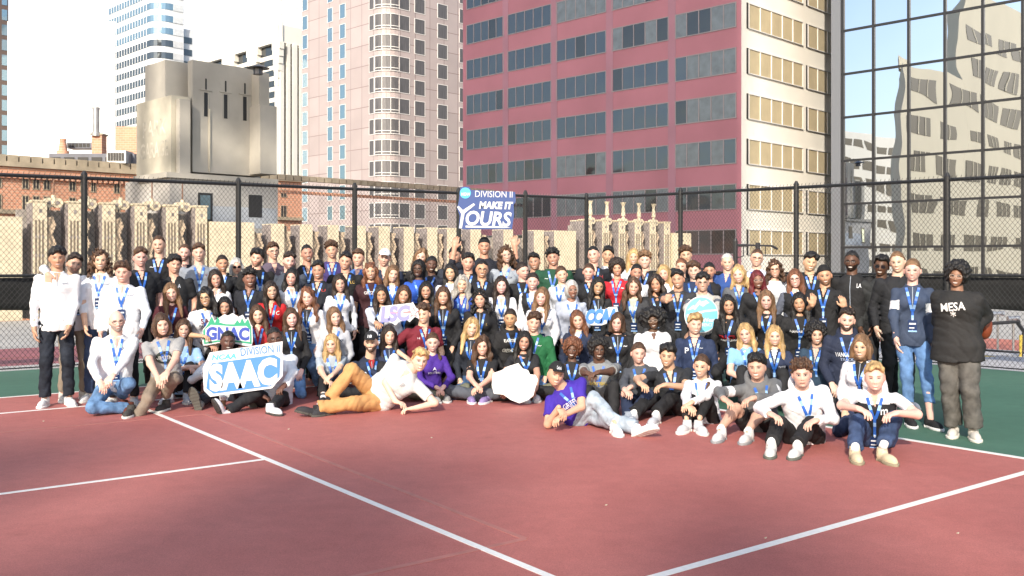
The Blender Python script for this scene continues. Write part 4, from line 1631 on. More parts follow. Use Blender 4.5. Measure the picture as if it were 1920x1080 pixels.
def add_shoe(parent, origin, ankle, toe_dir, up, col, sole):
    y = unit(toe_dir)
    z = unit(np.asarray(up) - y * np.dot(up, y))
    x = np.cross(y, z)
    M = Matrix(((x[0], y[0], z[0], 0), (x[1], y[1], z[1], 0), (x[2], y[2], z[2], 0), (0, 0, 0, 1)))
    a, b = shoe_meshes(col, sole)
    s = bpy.data.objects.new("shoe", a)
    COL.objects.link(s)
    s.parent = parent
    pos = np.asarray(ankle) - z * .085 - origin
    s.matrix_local = Matrix.Translation(Vector(pos)) @ M
    t = bpy.data.objects.new("sole", b)
    COL.objects.link(t)
    t.parent = s


def hand_sdf(P, w, dirn, palm_n, side, curl, s):
    """w wrist, dirn along the fingers, palm_n = direction the palm faces, side=+1/-1 where the thumb leaves"""
    d = unit(dirn)
    n = unit(np.asarray(palm_n) - d * np.dot(palm_n, d))
    t = np.cross(d, n) * side
    w = np.asarray(w)
    r = ell(P, w + d * .045 * s, np.stack([d, n, t]), (.055 * s, .017 * s, .041 * s))
    ln = (.066, .074, .070, .055)
    for i in range(4):
        o = (.030 - .0205 * i) * s
        b = w + d * (.082 - .004 * abs(i - 1.2)) * s + t * o
        L = ln[i] * s
        c1 = curl * (.8 + .12 * i)
        m = b + (d * math.cos(c1) + n * math.sin(c1)) * L * .5
        e = m + (d * math.cos(c1 * 2.1) + n * math.sin(c1 * 2.1)) * L * .5
        r = smin(r, cone(P, b, m, .0095 * s, .0088 * s), .006)
        r = np.minimum(r, cone(P, m, e, .0088 * s, .0072 * s))
    b = w + d * .025 * s + t * .030 * s
    m = b + (d * .6 + t * .62 + n * .3) * .045 * s
    e = m + (d * .85 + t * .1 + n * .3) * .035 * s
    r = smin(r, cone(P, b, m, .014 * s, .011 * s), .008)
    r = smin(r, cone(P, m, e, .0108 * s, .0085 * s), .004)
    return r


def march(f, P, D, n=26, mx=1.2):
    P = P.astype(f32).copy()
    t = np.zeros(len(P), f32)
    D = np.asarray(D, f32)
    for _ in range(n):
        t += np.clip(f(P + t[:, None] * D), -.02, .2) * .8
    return P + t[:, None] * D, t < mx


NP = [0]


def person(px, py, d, sex, sk, hs, hc, top, tc, flags, label, **o):
    NP[0] += 1
    # depth of the seated and kneeling follows from where the ankles meet the court
    Jd = dict(o.get('J', {}))
    an = [k for k in ('al', 'ar') if k in Jd]
    if o.get('fix') is not None:
        sh_ = o['fix']
    elif an:
        nd = {k: F_PX * 1.62 / (Jd[k][1] - YH) for k in an}
        sh_ = float(np.mean([nd[k] - Jd[k][2] for k in an]))
    else:
        sh_ = float(np.interp(px, [240, 330, 1250, 1400], [.15, .85, .85, .6]))
    for k in Jd:
        x_, y_, d_ = Jd[k]
        Jd[k] = (x_, y_, nd[k] if (k in an and o.get('fix') is None) else d_ + sh_)
    o['J'] = Jd
    d = d + sh_
    ph = NP[0] * 1.37
    rnd = random.Random(NP[0])
    fem = sex == 'f'
    Hc = at(px, py, d)
    zc = Hc[2]
    pose = o.get('pose')
    hsz = (.98 if fem else 1.01) * o.get('hsz', 1)
    s = (.95 if fem else 1.0)
    if pose is None:
        pose = 'stand' if zc > (1.40 if fem else 1.46) else ('bend' if zc > 1.12 else ('kneel' if zc > .86 else 'sit'))
    if pose == 'stand':
        s = min(max(zc / 1.61, .87), 1.16)
    lean = o.get('lean', {'stand': .03, 'bend': .30, 'kneel': .12, 'sit': .16}[pose])
    tocam = unit((-Hc[0], -Hc[1], 0))
    yaw = math.radians(o.get('yaw', rnd.uniform(-20, 20)))
    c, sn = math.cos(yaw), math.sin(yaw)
    Fw = np.array([tocam[0] * c - tocam[1] * sn, tocam[0] * sn + tocam[1] * c, 0])
    up = np.array([0, 0, 1.0])
    # face frame
    fy = math.radians(o.get('fyaw', rnd.uniform(-14, 14)))
    c, sn = math.cos(fy), math.sin(fy)
    fF = np.array([tocam[0] * c - tocam[1] * sn, tocam[0] * sn + tocam[1] * c, -.04])
    tilt = math.radians(o.get('tilt', rnd.uniform(-9, 9)))
    fF = unit(fF)
    fR = unit(np.cross(up, fF)) * -1
    fR = unit(np.array([-fF[1], fF[0], 0]))
    fU = np.cross(fR, fF) * -1
    fU = unit(np.cross(fR, -fF)) if np.cross(fR, -fF)[2] > 0 else unit(np.cross(-fF, fR))
    fR, fU = fR * math.cos(tilt) + fU * math.sin(tilt), fU * math.cos(tilt) - fR * math.sin(tilt)
    HA = np.stack([fR, fF, fU])                      # rows: head axes

    J = {k: (at(*v) if len(v) == 3 else np.array(v[:3])) for k, v in o.get('J', {}).items()}
    slean = math.radians(o.get('slean', 0))
    rt0 = np.array([-Fw[1], Fw[0], 0])
    if 'pelvis' in J:
        pel = J['pelvis']
        T = unit(Hc - pel)
        N = Hc - T * (.165 * s) - Fw * .02
        T = unit(N - pel)
        N = pel + T * min(np.linalg.norm(N - pel), .56 * s)
    else:
        N = Hc - up * (.155 * s + .012) - Fw * (.02 + .05 * lean)
        T = unit(up * math.cos(lean) + Fw * math.sin(lean) + rt0 * math.sin(slean))
        pel = N - T * (.52 * s)
    Fb = unit(Fw - T * np.dot(Fw, T))
    if 'front' in o:
        Fb = np.array(o['front'], float); Fb = unit(Fb - T * np.dot(Fb, T))
    R = np.cross(T, Fb)
    R = unit(R)
    TL = float(np.linalg.norm(N - pel))
    fat = o.get('fat', 1.0)
    shw = (.158 if fem else .182) * s * (1 + (fat - 1) * .5)
    origin = np.array([pel[0], pel[1], 0.0])
    root = empty("person", origin)
    tag(root, label, "person", "people posing together for the group photograph")

    def loc(V):
        return V - origin

    # ---- arms
    arms = {}
    ua, fa = .285 * s, .255 * s
    am = o.get('arms', {'stand': 'down', 'bend': 'thigh', 'kneel': 'thigh', 'sit': 'knee'}[pose])
    for sd, k in ((-1, 'l'), (1, 'r')):
        S = N + R * sd * shw - T * .060 * s
        if 'h' + k in J:
            tgt = J['h' + k]
            pole = -T * .6 + R * sd * .7 - Fb * .2
        elif am == 'down':
            tgt = S - up * .50 * s + R * sd * .055 + Fb * .05
            pole = -Fb + R * sd * .4
        elif am == 'thigh':
            tgt = S - T * .44 * s + Fb * .20 - R * sd * .03
            pole = -Fb * .7 + R * sd * .6
        elif am == 'knee':
            tgt = S - T * .26 * s + Fb * .36 - R * sd * (shw - .05)
            pole = -T * .5 + R * sd * .8
        elif am == 'clasp':
            tgt = S - T * .45 * s + Fb * .20 - R * sd * (shw - .04)
            pole = -T * .4 + R * sd * .8 - Fb * .2
        elif am == 'back':
            tgt = S - up * .38 * s - Fb * .10 + R * sd * .02
            pole = R * sd - Fb * .3
        if 'pole' + k in o:
            pole = np.array(o['pole' + k], float)
        E, W = ik(S, tgt, ua, fa, pole)
        if 'e' + k in J:
            E = S + unit(J['e' + k] - S) * ua
            W = E + unit(tgt - E) * fa
        arms[k] = (S, E, W)
    # ---- legs
    legs = {}
    th, sh = .425 * s, .405 * s
    lm = o.get('legs', None)
    hp = pel[2]
    for sd, k in ((-1, 'l'), (1, 'r')):
        Hj = pel + R * sd * .088 * s - T * .02
        if 'a' + k in J:
            A = J['a' + k]
            pole = Fb + T * .8
        elif pose in ('stand', 'bend'):
            A = np.array([Hj[0], Hj[1], 0]) + R * sd * .035 * (1, 1, 0) + Fw * (.02 if pose == 'stand' else .10)
            A[2] = .09
            pole = Fw
            if pose == 'stand' and hp > .86 * s:
                A = A + Fw * .0
        elif pose == 'kneel' and lm != 'up':
            kz = .065
            f_ = math.sqrt(max(th * th - (Hj[2] - kz) ** 2, .02 ** 2))
            K = np.array([Hj[0], Hj[1], 0]) + Fw * f_ + R * sd * .03
            K[2] = kz
            A = K - Fw * sh * .97; A[2] = .07
            if lm == 'half' and k == o.get('upleg', 'r'):
                A = np.array([Hj[0], Hj[1], 0]) + Fw * .36 + R * sd * .05; A[2] = .085
                K, A = ik(Hj, A, th, sh, up + Fw)
            legs[k] = (Hj, K, A)
            continue
        elif lm == 'cross':
            K = Hj + (R * sd * .75 + Fw * .62) * th; K[2] = .13
            A = np.array([pel[0], pel[1], 0]) + Fw * .33 - R * sd * .10; A[2] = .075
            legs[k] = (Hj, K, A)
            continue
        else:
            A = np.array([Hj[0], Hj[1], 0]) + Fw * .46 + R * sd * .02; A[2] = .085
            pole = up * 1.0 + Fw * .3
        if 'polk' in o:
            pole = np.array(o['polk'], float)
        K, A = ik(Hj, A, th, sh, pole)
        if 'k' + k in J:
            K = Hj + unit(J['k' + k] - Hj) * th
            A = K + unit(A - K) * sh
        legs[k] = (Hj, K, A)

    # ---- garment distance functions
    loose = {'q': .006, 'p': .004, 't': .006, 'w': .010, 'h': .015, 'j': .010, 'v': .008}[top] + o.get('roomy', 0)
    short = top in 'pt' and not o.get('long')
    hs_ = np.array([0, .18, .45, .72, .88, .965, 1.05])
    if fem:
        wd = np.array([.170, .150, .138, .155, .140, .096, .055]) * s
        dp = np.array([.120, .102, .098, .118, .090, .070, .052]) * s
    else:
        wd = np.array([.168, .162, .165, .180, .160, .112, .062]) * s
        dp = np.array([.118, .112, .116, .122, .095, .075, .056]) * s
    wd = wd * fat + loose; dp = dp * (1 + (fat - 1) * 1.2) + loose
    hem = o.get('hem', -.10 if pose in ('stand', 'bend') else -.05) * s

    ext = TL * 1.0

    def torso(P):
        q = P - pel.astype(f32)
        h = q @ T.astype(f32)
        a = q @ R.astype(f32)
        b = q @ Fb.astype(f32)
        t = np.clip(h / TL, 0, 1.05)
        W_ = np.interp(t, hs_, wd)
        D_ = np.interp(t, hs_, dp)
        e = (np.abs(a / W_) ** 2.3 + np.abs((b + .005) / D_) ** 2.3) ** (1 / 2.3) - 1
        dd = e * np.minimum(W_, D_) * .9
        dd = np.maximum(dd, h - TL * 1.03)
        return np.maximum(dd, hem - h), h, a, b

    cr = np.array([P for v in arms.values() for P in v])
    topbuttons = {}

    def fold(P):
        a_ = np.sin(P[:, 2] * 24 + 9 * np.sin(P[:, 0] * 5.1 + ph) + ph)
        b_ = np.sin(P[:, 0] * 21 + P[:, 2] * 17 + 5 * np.sin(P[:, 2] * 6.3 + ph * 2))
        return wob(P, (13, 12, 19), ph, .0045) + wob(P, (31, 28, 46), ph * 1.9, .0022) + .0045 * np.exp(-(a_ / .30) ** 2) + .0055 * np.exp(-(b_ / .26) ** 2) - .003

    def ftop(P, arms_on=True):
        P = P.astype(f32)
        dd, h, a, b = torso(P)
        if fem:
            bc = pel + T * TL * .70 + Fb * .075 * s * fat
            for sd in (-1, 1):
                dd = smin(dd, ell(P, bc + R * sd * .07 * s, np.eye(3), (.068 * s,) * 3) - loose * .5, .05)
        if o.get('belly'):
            dd = smin(dd, ell(P, pel + T * TL * .28 + Fb * .05, np.stack([R, Fb, T]), (.17, .14, .18)), .06)
        for k, (S, E, W) in (arms.items() if arms_on else ()):
            ra = ((.045 if fem else .051) * s + loose * .5) * (1 + (fat - 1) * .8)
            rb = (.041 * s + loose * .55) * (1 + (fat - 1) * .6)
            if short:
                M_ = S + (E - S) * .68
                arm = cone(P, S, M_, ra, ra * .93 + .006, cap=True)
            else:
                arm = cone(P, S, E, ra, rb)
                E2 = E + (W - E) * (.93 if not o.get('pushed') else .45)
                arm = smin(arm, cone(P, E, E2, rb, rb * .80, cap=True), .025)
            dd = smin(dd, arm, .035)
        dd = dd + fold(P)
        # collar
        nb = N + T * .012
        if top in 'pqj':
            q = P - (nb + Fb * .012).astype(f32)
            qa, qb, qh = q @ R.astype(f32), q @ Fb.astype(f32), q @ T.astype(f32)
            qh = qh + qb * .45
            rr = np.sqrt(qa * qa + qb * qb)
            hgt = .026 if top != 'p' else .018
            cd = np.maximum(np.abs(rr - .066 * s - (.012 if top == 'p' else .0) * (-qh / .03)) - .008, np.abs(qh) - hgt)
            cd = np.maximum(cd, -(np.abs(qa) - (.010 + .3 * np.clip(qh + .02, 0, 1)) + (qb < 0) * -.2))
            dd = np.minimum(dd, cd)
        elif top == 'h':
            q = P - (nb - Fb * .03).astype(f32)
            qa, qb, qh = q @ R.astype(f32), q @ Fb.astype(f32), q @ T.astype(f32)
            qh = qh + qb * .35
            rr = np.sqrt(qa * qa + (qb * .85) ** 2)
            cd = np.sqrt((rr - .088) ** 2 + (qh * .8) ** 2) - .028
            dd = smin(dd, cd, .012)
        return dd

    pts = [pel + T * hem, N, *cr] + [pel + R * .2 * fat, pel - R * .2 * fat, N + Fb * .14, pel + Fb * .2 * fat, pel - Fb * .16]
    if short:
        pts = [pel + T * hem, N + T * .05] + [pel + R * .2 * fat, pel - R * .2 * fat, N + Fb * .14, pel + Fb * .2 * fat, pel - Fb * .16]
        for S, E, W in arms.values():
            pts += [S, S + (E - S) * .75]
    lo, hi = bounds(pts, .10)
    near = o.get('near')
    res = .0115 if near else .0145
    V, Q = nets(ftop, lo, hi, res)
    tc2 = o.get('tc2')
    slots = [fabric(tc)]
    mi = np.zeros(len(Q), int)
    ctr = V[Q].mean(1)
    q = ctr - pel
    ch, ca, cb = q @ T, q @ R, q @ Fb
    if top in 'jv' or o.get('inner'):
        slots.append(fabric(o.get('inner', '#dfe3e8')))
        wv = .018 + (.055 if top == 'j' and o.get('open', 1) else .03) * np.clip(ch / TL - .35, 0, 1)
        m = (cb > .02) & (np.abs(ca) < wv) & (ch > TL * (.1 if top == 'j' else .6))
        mi[m] = 1
    if top == 'v' or tc2:
        slots.append(fabric(tc2 or '#e4e6ea'))
        if top == 'v':
            m = np.abs(ca) > shw + .005
            for k, (S, E, W) in arms.items():
                m |= (np.linalg.norm(ctr - (E + W) / 2, axis=1) < .15)
            mi[m] = len(slots) - 1
        elif o.get('yoke'):
            mi[(ch > TL * .86) | (np.abs(ca) > shw * 1.0)] = len(slots) - 1
        else:
            for k, (S, E, W) in arms.items():
                u_ = unit(E - S)
                tt = (ctr - S) @ u_
                mi[(np.abs(tt - .16) < .045) & ((ctr - pel) @ R * (1 if k == 'r' else -1) > shw * .8)] = len(slots) - 1
    if o.get('vneck', top == 'p' or top == 'q'):
        slots.append(M_V(o.get('vcol'), SKIN[sk]))
        vw = (ch - TL * (.80 if top == 'p' else .78)) * .30
        mi[(cb > 0) & (np.abs(ca) < vw) & (ch < TL * 1.02)] = len(slots) - 1
    nm = {'q': 'pullover', 'p': 'polo_shirt', 't': 'tee_shirt', 'w': 'sweatshirt', 'h': 'hoodie', 'j': 'jacket', 'v': 'vest'}[top]
    ob = mk(nm, loc(V), [Q], slots, root, mi, smooth=True)
    if top in 'qj' and not o.get('nozip'):
        strip_on(ftop, pel, T, R, Fb, TL, [(0.0, 1.0), (0.0, .74 if top == 'q' else .12)], .007, fabric(o.get('zipc', '#9aa3b0')), 'zipper', ob, loc)

    # ---- body (skin): head, neck, hands, bare arms and legs in one mesh
    sp = {'rnd': random.Random(NP[0] * 77), 'hc': hc if hc not in 'R' else 'k', 'beard': (.55 if 'b' in flags else 0) or (.9 if 'B' in flags else 0), 'mous': 'M' in flags, 'smile': o.get('smile', 1)}
    if hc == 'g' or hc == 'G':
        sp['hc'] = 'l' if 'B' not in flags else 'g'
    if hc == 'y':
        sp['hc'] = 'l'
    skc = np.array(SKIN[sk]) * (1 + rnd.uniform(-.10, .06)) * np.array([1, 1 + rnd.uniform(-.06, .07), 1 + rnd.uniform(-.10, .10)])
    hv, hq, hcol = head_mesh(fem, skc, sp, near)
    hw = (hv * hsz) @ HA + Hc
    BV, BQ, BC, nb = [hw], [hq], [hcol], len(hw)

    def addskin(V, Q, c=None):
        nonlocal nb
        BV.append(V); BQ.append(Q + nb); BC.append(np.tile(skc if c is None else c, (len(V), 1))); nb += len(V)
    nk0, nk1 = N - T * .05, Hc - fU * .05 * hsz - fF * .028
    nr = (.050 if fem else .060) * (1 + (fat - 1) * .4)

    def fneck(P):
        dd = cone(P, nk0, nk1, nr * 1.08, nr)
        return smin(dd, ell(P, N - T * .045, np.stack([R, T, Fb]), (.12 * s, .05, .075)), .03)
    lo, hi = bounds([nk0, nk1, N + R * .08, N - R * .08], .085)
    addskin(*nets(fneck, lo, hi, .012))
    for k, (S, E, W) in arms.items():
        if o.get('nohand', '') == k or o.get('nohand') == 'b':
            continue
        fd = unit(W - E)
        curl = o.get('curl', .45 if am in ('down',) else .6)
        inn = -R * (1 if k == 'r' else -1)
        pn = o.get('palm' + k)
        hd = o.get('hd' + k)
        dirn = fd if hd is None else np.array(hd, float)
        if hd is None and am in ('knee', 'clasp'):
            dirn = unit(fd * .6 + inn * .5 - up * .25)
        if pn is None:
            pn = inn if am == 'down' else (-up if am in ('thigh', 'knee') else -Fb)
        pn = np.array(pn, float)
        dirn = unit(dirn)
        tside = 1
        dd_ = unit(dirn); n_ = unit(pn - dd_ * np.dot(pn, dd_))
        tv = np.cross(dd_, n_)
        ref = Fb if am == 'down' else inn + up * .5
        if np.dot(tv, ref) < 0:
            tside = -1
        if o.get('thumb' + k):
            tside *= -1

        def fh(P, W=W, E=E, dirn=dirn, pn=pn, tside=tside, curl=curl, fd=fd):
            a = hand_sdf(P, W, dirn, pn, tside, curl, s * 1.06)
            return smin(a, cone(P, W - fd * .10, W + dirn * .02, .033 * s, .025 * s), .02)
        hb = .0055 if near else .0065
        lo, hi = bounds([W - fd * .10, W + dirn * .18], .065)
        addskin(*nets(fh, lo, hi, hb))
        if short or o.get('pushed'):
            A0 = S + (E - S) * (.45 if short else .9)

            def fa_(P, A0=A0, E=E, W=W):
                return smin(cone(P, A0, E, .046 * s * (fat ** .5), .040 * s), cone(P, E, W, .041 * s, .027 * s), .02)
            lo, hi = bounds([A0, E, W], .06)
            addskin(*nets(fa_, lo, hi, .010))
    def fcore(P):
        dd = np.minimum(cone(P, pel, N, .075, .06), ell(P, N - T * .05, np.stack([R, T, Fb]), (shw + .01, .035, .04)))
        for k, (S, E, W) in arms.items():
            dd = np.minimum(dd, np.minimum(cone(P, S, E, .032, .030), cone(P, E, W, .030, .024)))
        for k, (Hj, K, A) in legs.items():
            dd = np.minimum(dd, np.minimum(cone(P, Hj, K, .045, .038), cone(P, K, A, .038, .030)))
        return np.minimum(dd, ell(P, pel, np.stack([R, T, Fb]), (.12, .07, .07)))
    lo, hi = bounds([p_ for v in list(arms.values()) + list(legs.values()) for p_ in v] + [pel, N], .09)
    cv, cq = nets(fcore, lo, hi, .026)
    cv[:, 2] = np.maximum(cv[:, 2], .02)
    addskin(cv, cq)
    if o.get('shorts') or o.get('crop'):
        for k, (Hj, K, A) in legs.items():
            def fl(P, Hj=Hj, K=K, A=A):
                g_ = .78 if o.get('crop') else 1
                dd = cone(P, Hj + (K - Hj) * .5, K, .068 * g_, .050 * g_)
                C1 = K + (A - K) * .35
                dd = smin(dd, cone(P, K, C1, .048 * g_, .054 * g_), .03)
                return smin(dd, cone(P, C1, A, .054 * g_, .034), .03)
            lo, hi = bounds([Hj, K, A], .08)
            addskin(*nets(fl, lo, hi, .011))
    mk("body", loc(np.concatenate(BV)), [np.concatenate(BQ)], M_SKIN, root, col=np.concatenate(BC), smooth=True)

    # ---- hair
    if hs:
        if ('C' in flags or 'K' in flags) and hs in ('sh', 'pf', 'cu'):
            hs = 'cr'
        big = {'af': .22, 'ac': .17}.get(hs, .145) * hsz
        lw = {'ls': .37, 'lw': .37, 'lc': .25, 'br': .42, 'pt': .36, 'bb': .19, 'hw': .19, 'af': .22}.get(hs, big / hsz) * hsz
        lo = np.array([-big, -big, -lw]); hi = np.array([big, big, big + .02])
        # build in head space, then place
        V, Q = nets(lambda P: hair_sdf(hs, P / f32(hsz), ph) * hsz, lo, hi, .0065 if near else .0085)
        hm = hairmat(hc) if hs != 'hw' else fabric('#15161a')
        if hs == 'hw' and hc != 'k':
            hm = hairmat(hc)
        hair = mk("hair", loc(V @ HA + Hc), [Q], hm, root, smooth=True)
    if 'C' in flags or 'K' in flags:      # cap, K = black beanie
        cc = o.get('capc', '#14161c')
        if 'C' in flags:
            def fc(P):
                dd = np.maximum(ell(P, (0, -.004, .024), np.eye(3), (.090, .112, .120)), .048 + .10 * P[:, 1] - P[:, 2])
                sg = -1 if o.get('backcap') else 1
                br = np.maximum(ell(P, (0, sg * .105, .060), np.eye(3), (.072, .085, .040)), np.abs(P[:, 2] - .056 + 3.2 * P[:, 0] ** 2) - .004)
                return np.minimum(dd, br)
        else:
            def fc(P):
                dd = np.maximum(ell(P, (0, -.01, .010), np.eye(3), (.089, .112, .129)), (.030 + .40 * P[:, 1] - P[:, 2]) * .9)
                return dd + wob(P, (12, 12, 190), 0, .001)
        V, Q = nets(fc, (-.12, -.21, -.1), (.12, .22, .17), .0065)
        cp = mk("cap" if 'C' in flags else "beanie", loc((V * hsz) @ HA + Hc), [Q], fabric(cc), root, smooth=True)
        if o.get('captext'):
            tv, tt = text_fit(o['captext'], .05, .035, offset=.02)
            V = np.stack([tv[:, 0], .118 - 4.0 * tv[:, 0] ** 2 + 0 * tv[:, 0], tv[:, 1] + .085], 1)
            V[:, 1] = -.004 + .112 * np.sqrt(np.clip(1 - (V[:, 0] / .09) ** 2 - ((V[:, 2] - .024) / .12) ** 2, .05, 1)) + .003
            mk("cap_emblem", loc((V * hsz) @ HA + Hc), [tt], fabric(o.get('captc', '#d8dce4'), 'print'), cp)
    # ---- glasses
    if 'G' in flags or 'S' in flags:
        m = MB()
        off = .030 if o.get('ontop') is None else .0
        for sd in (-1, 1):
            n = 16
            an = np.arange(n) * 2 * math.pi / n
            ring = np.stack([sd * .032 + .0235 * np.sign(np.cos(an)) * np.abs(np.cos(an)) ** .75, np.full(n, .100), -.003 + .018 * np.sign(np.sin(an)) * np.abs(np.sin(an)) ** .75], 1)
            ring[:, 1] -= .25 * np.abs(ring[:, 0]) ** 1.0 * .5
            for i in range(n):
                m.tube(ring[i], ring[(i + 1) % n], .0022, n=5, m=0)
            m.tube((sd * .055, .093, .004), (sd * .082, -.01, .004), .002, n=5)
            if 'S' in flags:
                c_ = ring.mean(0)
                m.add(np.concatenate([ring, [c_]]), F3=[(i, (i + 1) % n, n) for i in range(n)], m=1)
        m.tube((-.009, .101, .002), (.009, .101, .002), .0022, n=5)
        gV = np.concatenate(m.V)
        if o.get('ontop'):
            a_ = .85
            gV = gV @ np.array([[1, 0, 0], [0, math.cos(a_), math.sin(a_)], [0, -math.sin(a_), math.cos(a_)]]) + (0, .0, .035)
        g = MB(); g.__dict__.update(m.__dict__); g.V = [loc((gV * hsz) @ HA + Hc)]
        g.build("sunglasses" if 'S' in flags else "glasses", [M_FRAMEL if o.get('paleframe') else M_FRAME, M_SHADE], root)

    # ---- trousers
    bot = o.get('bot', '#15171c')
    kind = 'denim' if o.get('denim') else 'cloth'
    lo_ = o.get('wide', .010)
    if not o.get('nolegs'):
        def fbot(P):
            P = P.astype(f32)
            dd = ell(P, pel + T * .01 - Fb * .012, np.stack([R, T, Fb]), (.158 * s * fat + lo_, .13 * s, .118 * s * fat + lo_))
            for k, (Hj, K, A) in legs.items():
                e = A + (K - A) * o.get('crop', .06)
                ra, rk, re = (.083 * s * fat ** .7 + lo_, .057 * s * fat ** .5 + lo_, .045 * s + lo_ * 1.6)
                if o.get('shorts'):
                    g = cone(P, Hj, Hj + (K - Hj) * .80, ra, rk + .022, cap=True)
                else:
                    g = smin(cone(P, Hj, K, ra, rk), cone(P, K, e, rk, re, cap=True), .02)
                dd = smin(dd, g, .025)
            a_ = np.sin(P[:, 2] * 26 + 7 * np.sin(P[:, 0] * 9 + ph) + ph)
            return dd + wob(P, (21, 19, 27), ph, .005) + wob(P, (47, 41, 56), ph * 1.3, .003) + .007 * np.exp(-(a_ / .35) ** 2)
        pts = [p for v in legs.values() for p in v] + [pel + T * .12, pel - Fb * .12, pel + R * .17 * fat, pel - R * .17 * fat]
        lo, hi = bounds(pts, .11)
        lo[2] = max(lo[2], -.012)
        V, Q = nets(fbot, lo, hi, .0125 if near else .018)
        V[:, 2] = np.maximum(V[:, 2], .004)
        mk("shorts" if o.get('shorts') else "trousers", loc(V), [Q], fabric(bot, kind), root, smooth=True)
    # ---- shoes and socks
    if 'sh' in o:
        for k, (Hj, K, A) in legs.items():
            shin = unit(K - A)
            toe = o.get('toe' + k)
            if toe is None:
                toe = unit(Fw + R * (.25 if k == 'r' else -.25) * (1, 1, 0))
                u_ = up
                if pose == 'kneel' and A[2] < .08 and K[2] < .1:
                    toe, u_ = -up * .7 + Fw * .1, -Fw
            else:
                toe = np.array(toe, float)
                u_ = shin if abs(toe[2]) > .3 else up
            if o.get('sock'):
                m = MB()
                m.tube(A - shin * .03, A + shin * .11, .034, .037, n=14)
                m.build("sock", fabric(o['sock']), root, smooth=True, loc=None).data.transform(Matrix.Translation(Vector(-origin)))
            A_ = A.copy()
            if u_ is up:
                A_[2] = .089
            add_shoe(root, origin, A_, toe, u_, o['sh'], o.get('sole', '#c9c9c6'))

    # ---- lanyard
    fT = lambda P: ftop(P, True)
    fT1 = lambda P: ftop(P, False)
    if 'L' in flags:
        va = o.get('vl', .60)
        pl = []
        for sd in (-1, 1):
            pl.append(ribbon(fT1, pel, T, R, Fb, TL, [(sd * .062, .985), (sd * .045, .86), (sd * .006, va)], .026))
        low = o.get('bl', .40)
        pl.append(ribbon(fT1, pel, T, R, Fb, TL, [(0, va + .015), (0, low)], .024))
        Vv, Qq, Mm, n = [], [], [], 0
        for v, q in pl:
            Vv.append(v); Qq.append(q + n); n += len(v)
            i_ = np.arange(len(q))
            Mm.append(((i_ // 2) % 3 == 1).astype(int))
        lan = mk("lanyard", loc(np.concatenate(Vv)), [np.concatenate(Qq)], [LAN_B, LAN_W], root, np.concatenate(Mm))
        if o.get('badge', 1):
            P0, _ = march(fT1, (pel + T * TL * low + Fb * .40)[None], -Fb)
            c_ = P0[0] + Fb * .016
            m = MB()
            bm = {1: 0, 2: 1, 3: 0}[o.get('badge', 1)]
            top_ = c_
            m.obox(top_ - R * .042 - T * .125, R * .084, T * .125, Fb * .004, m=0)
            m.obox(top_ - R * .032 - T * .045 + Fb * .005, R * .064, T * .016, Fb * .0015, m=1)
            m.obox(top_ - R * .032 - T * .085 + Fb * .005, R * .050, T * .010, Fb * .0015, m=1)
            m.obox(top_ - R * .042 - T * .122 + Fb * .005, R * .084, T * .016, Fb * .0015, m=2)
            m.tube(top_, top_ + T * .02, .006, n=6, m=1)
            mm = [BADGE_N, BADGE_W, LAN_W] if bm == 0 else [BADGE_W, BADGE_N, BADGE_O]
            m.V = [v - origin for v in m.V]
            m.build("badge", mm, lan)
    # ---- prints: (text, centre across, centre up 0..1, width, height, colour, rot, kw)
    for pr in o.get('prints', ()):
        body_, a_, h_, w_, hh_, c_ = pr[:6]
        kw = pr[7] if len(pr) > 7 else {'offset': .015}
        tv, tt = text_fit(body_, w_, hh_, rot=pr[6] if len(pr) > 6 else 0, **kw)
        P0 = pel + R * (a_ + tv[:, :1]) + T * (TL * h_ + tv[:, 1:2]) + Fb * .40
        P1, _ = march(fT1 if o.get('pt1', 1) else fT, P0, -Fb)
        mk("lettering", loc(P1 + Fb * (.008 if w_ < .12 else .015)), [tt], fabric(c_, 'print'), ob)
    return root


VM = {}


def M_V(c, skin):
    if c:
        return fabric(c)
    return mat("open neck skin %.2f" % skin[0], skin, .5)


def ribbon(f, pel, T, R, Fb, TL, path, wdt):
    pts = []
    for (a0, h0), (a1, h1) in zip(path[:-1], path[1:]):
        n = max(int(math.hypot(a1 - a0, (h1 - h0) * TL) / .022), 2)
        for i in range(n):
            t = i / n
            pts.append((a0 + (a1 - a0) * t, h0 + (h1 - h0) * t))
    pts.append(path[-1])
    A = np.array(pts)
    tang = np.gradient(A * [1, TL], axis=0)
    tang /= np.linalg.norm(tang, axis=1)[:, None] + 1e-9
    nor = np.stack([-tang[:, 1], tang[:, 0]], 1)
    out = []
    for sgn in (-1, 1):
        B = A * [1, TL] + nor * wdt / 2 * sgn
        P0 = pel + R * B[:, :1] + T * B[:, 1:2] + Fb * .40
        P1, _ = march(f, P0, -Fb)
        out.append(P1)
    # keep the strip taut: each pair at the outer of the two depths
    dep = np.maximum((out[0] - pel) @ Fb, (out[1] - pel) @ Fb)
    dep = np.maximum(dep, np.convolve(np.pad(dep, 1, mode='edge'), [1 / 3] * 3, 'valid')) + .009
    V = []
    for P1 in out:
        V.append(P1 + Fb * (dep - (P1 - pel) @ Fb)[:, None])
    n = len(A)
    V = np.concatenate(V)
    i = np.arange(n - 1)
    return V, np.stack([i, i + 1, i + 1 + n, i + n], 1)


def strip_on(f, pel, T, R, Fb, TL, path, wdt, m, name, parent, loc):
    v, q = ribbon(f, pel, T, R, Fb, TL, path, wdt)
    mk(name, loc(v - Fb * .003), [q], m, parent)
# ================================================================ the people, row by row
WH, BK, NV, JN = '#e4e7ee', '#111217', '#182238', '#34506f'
P = person
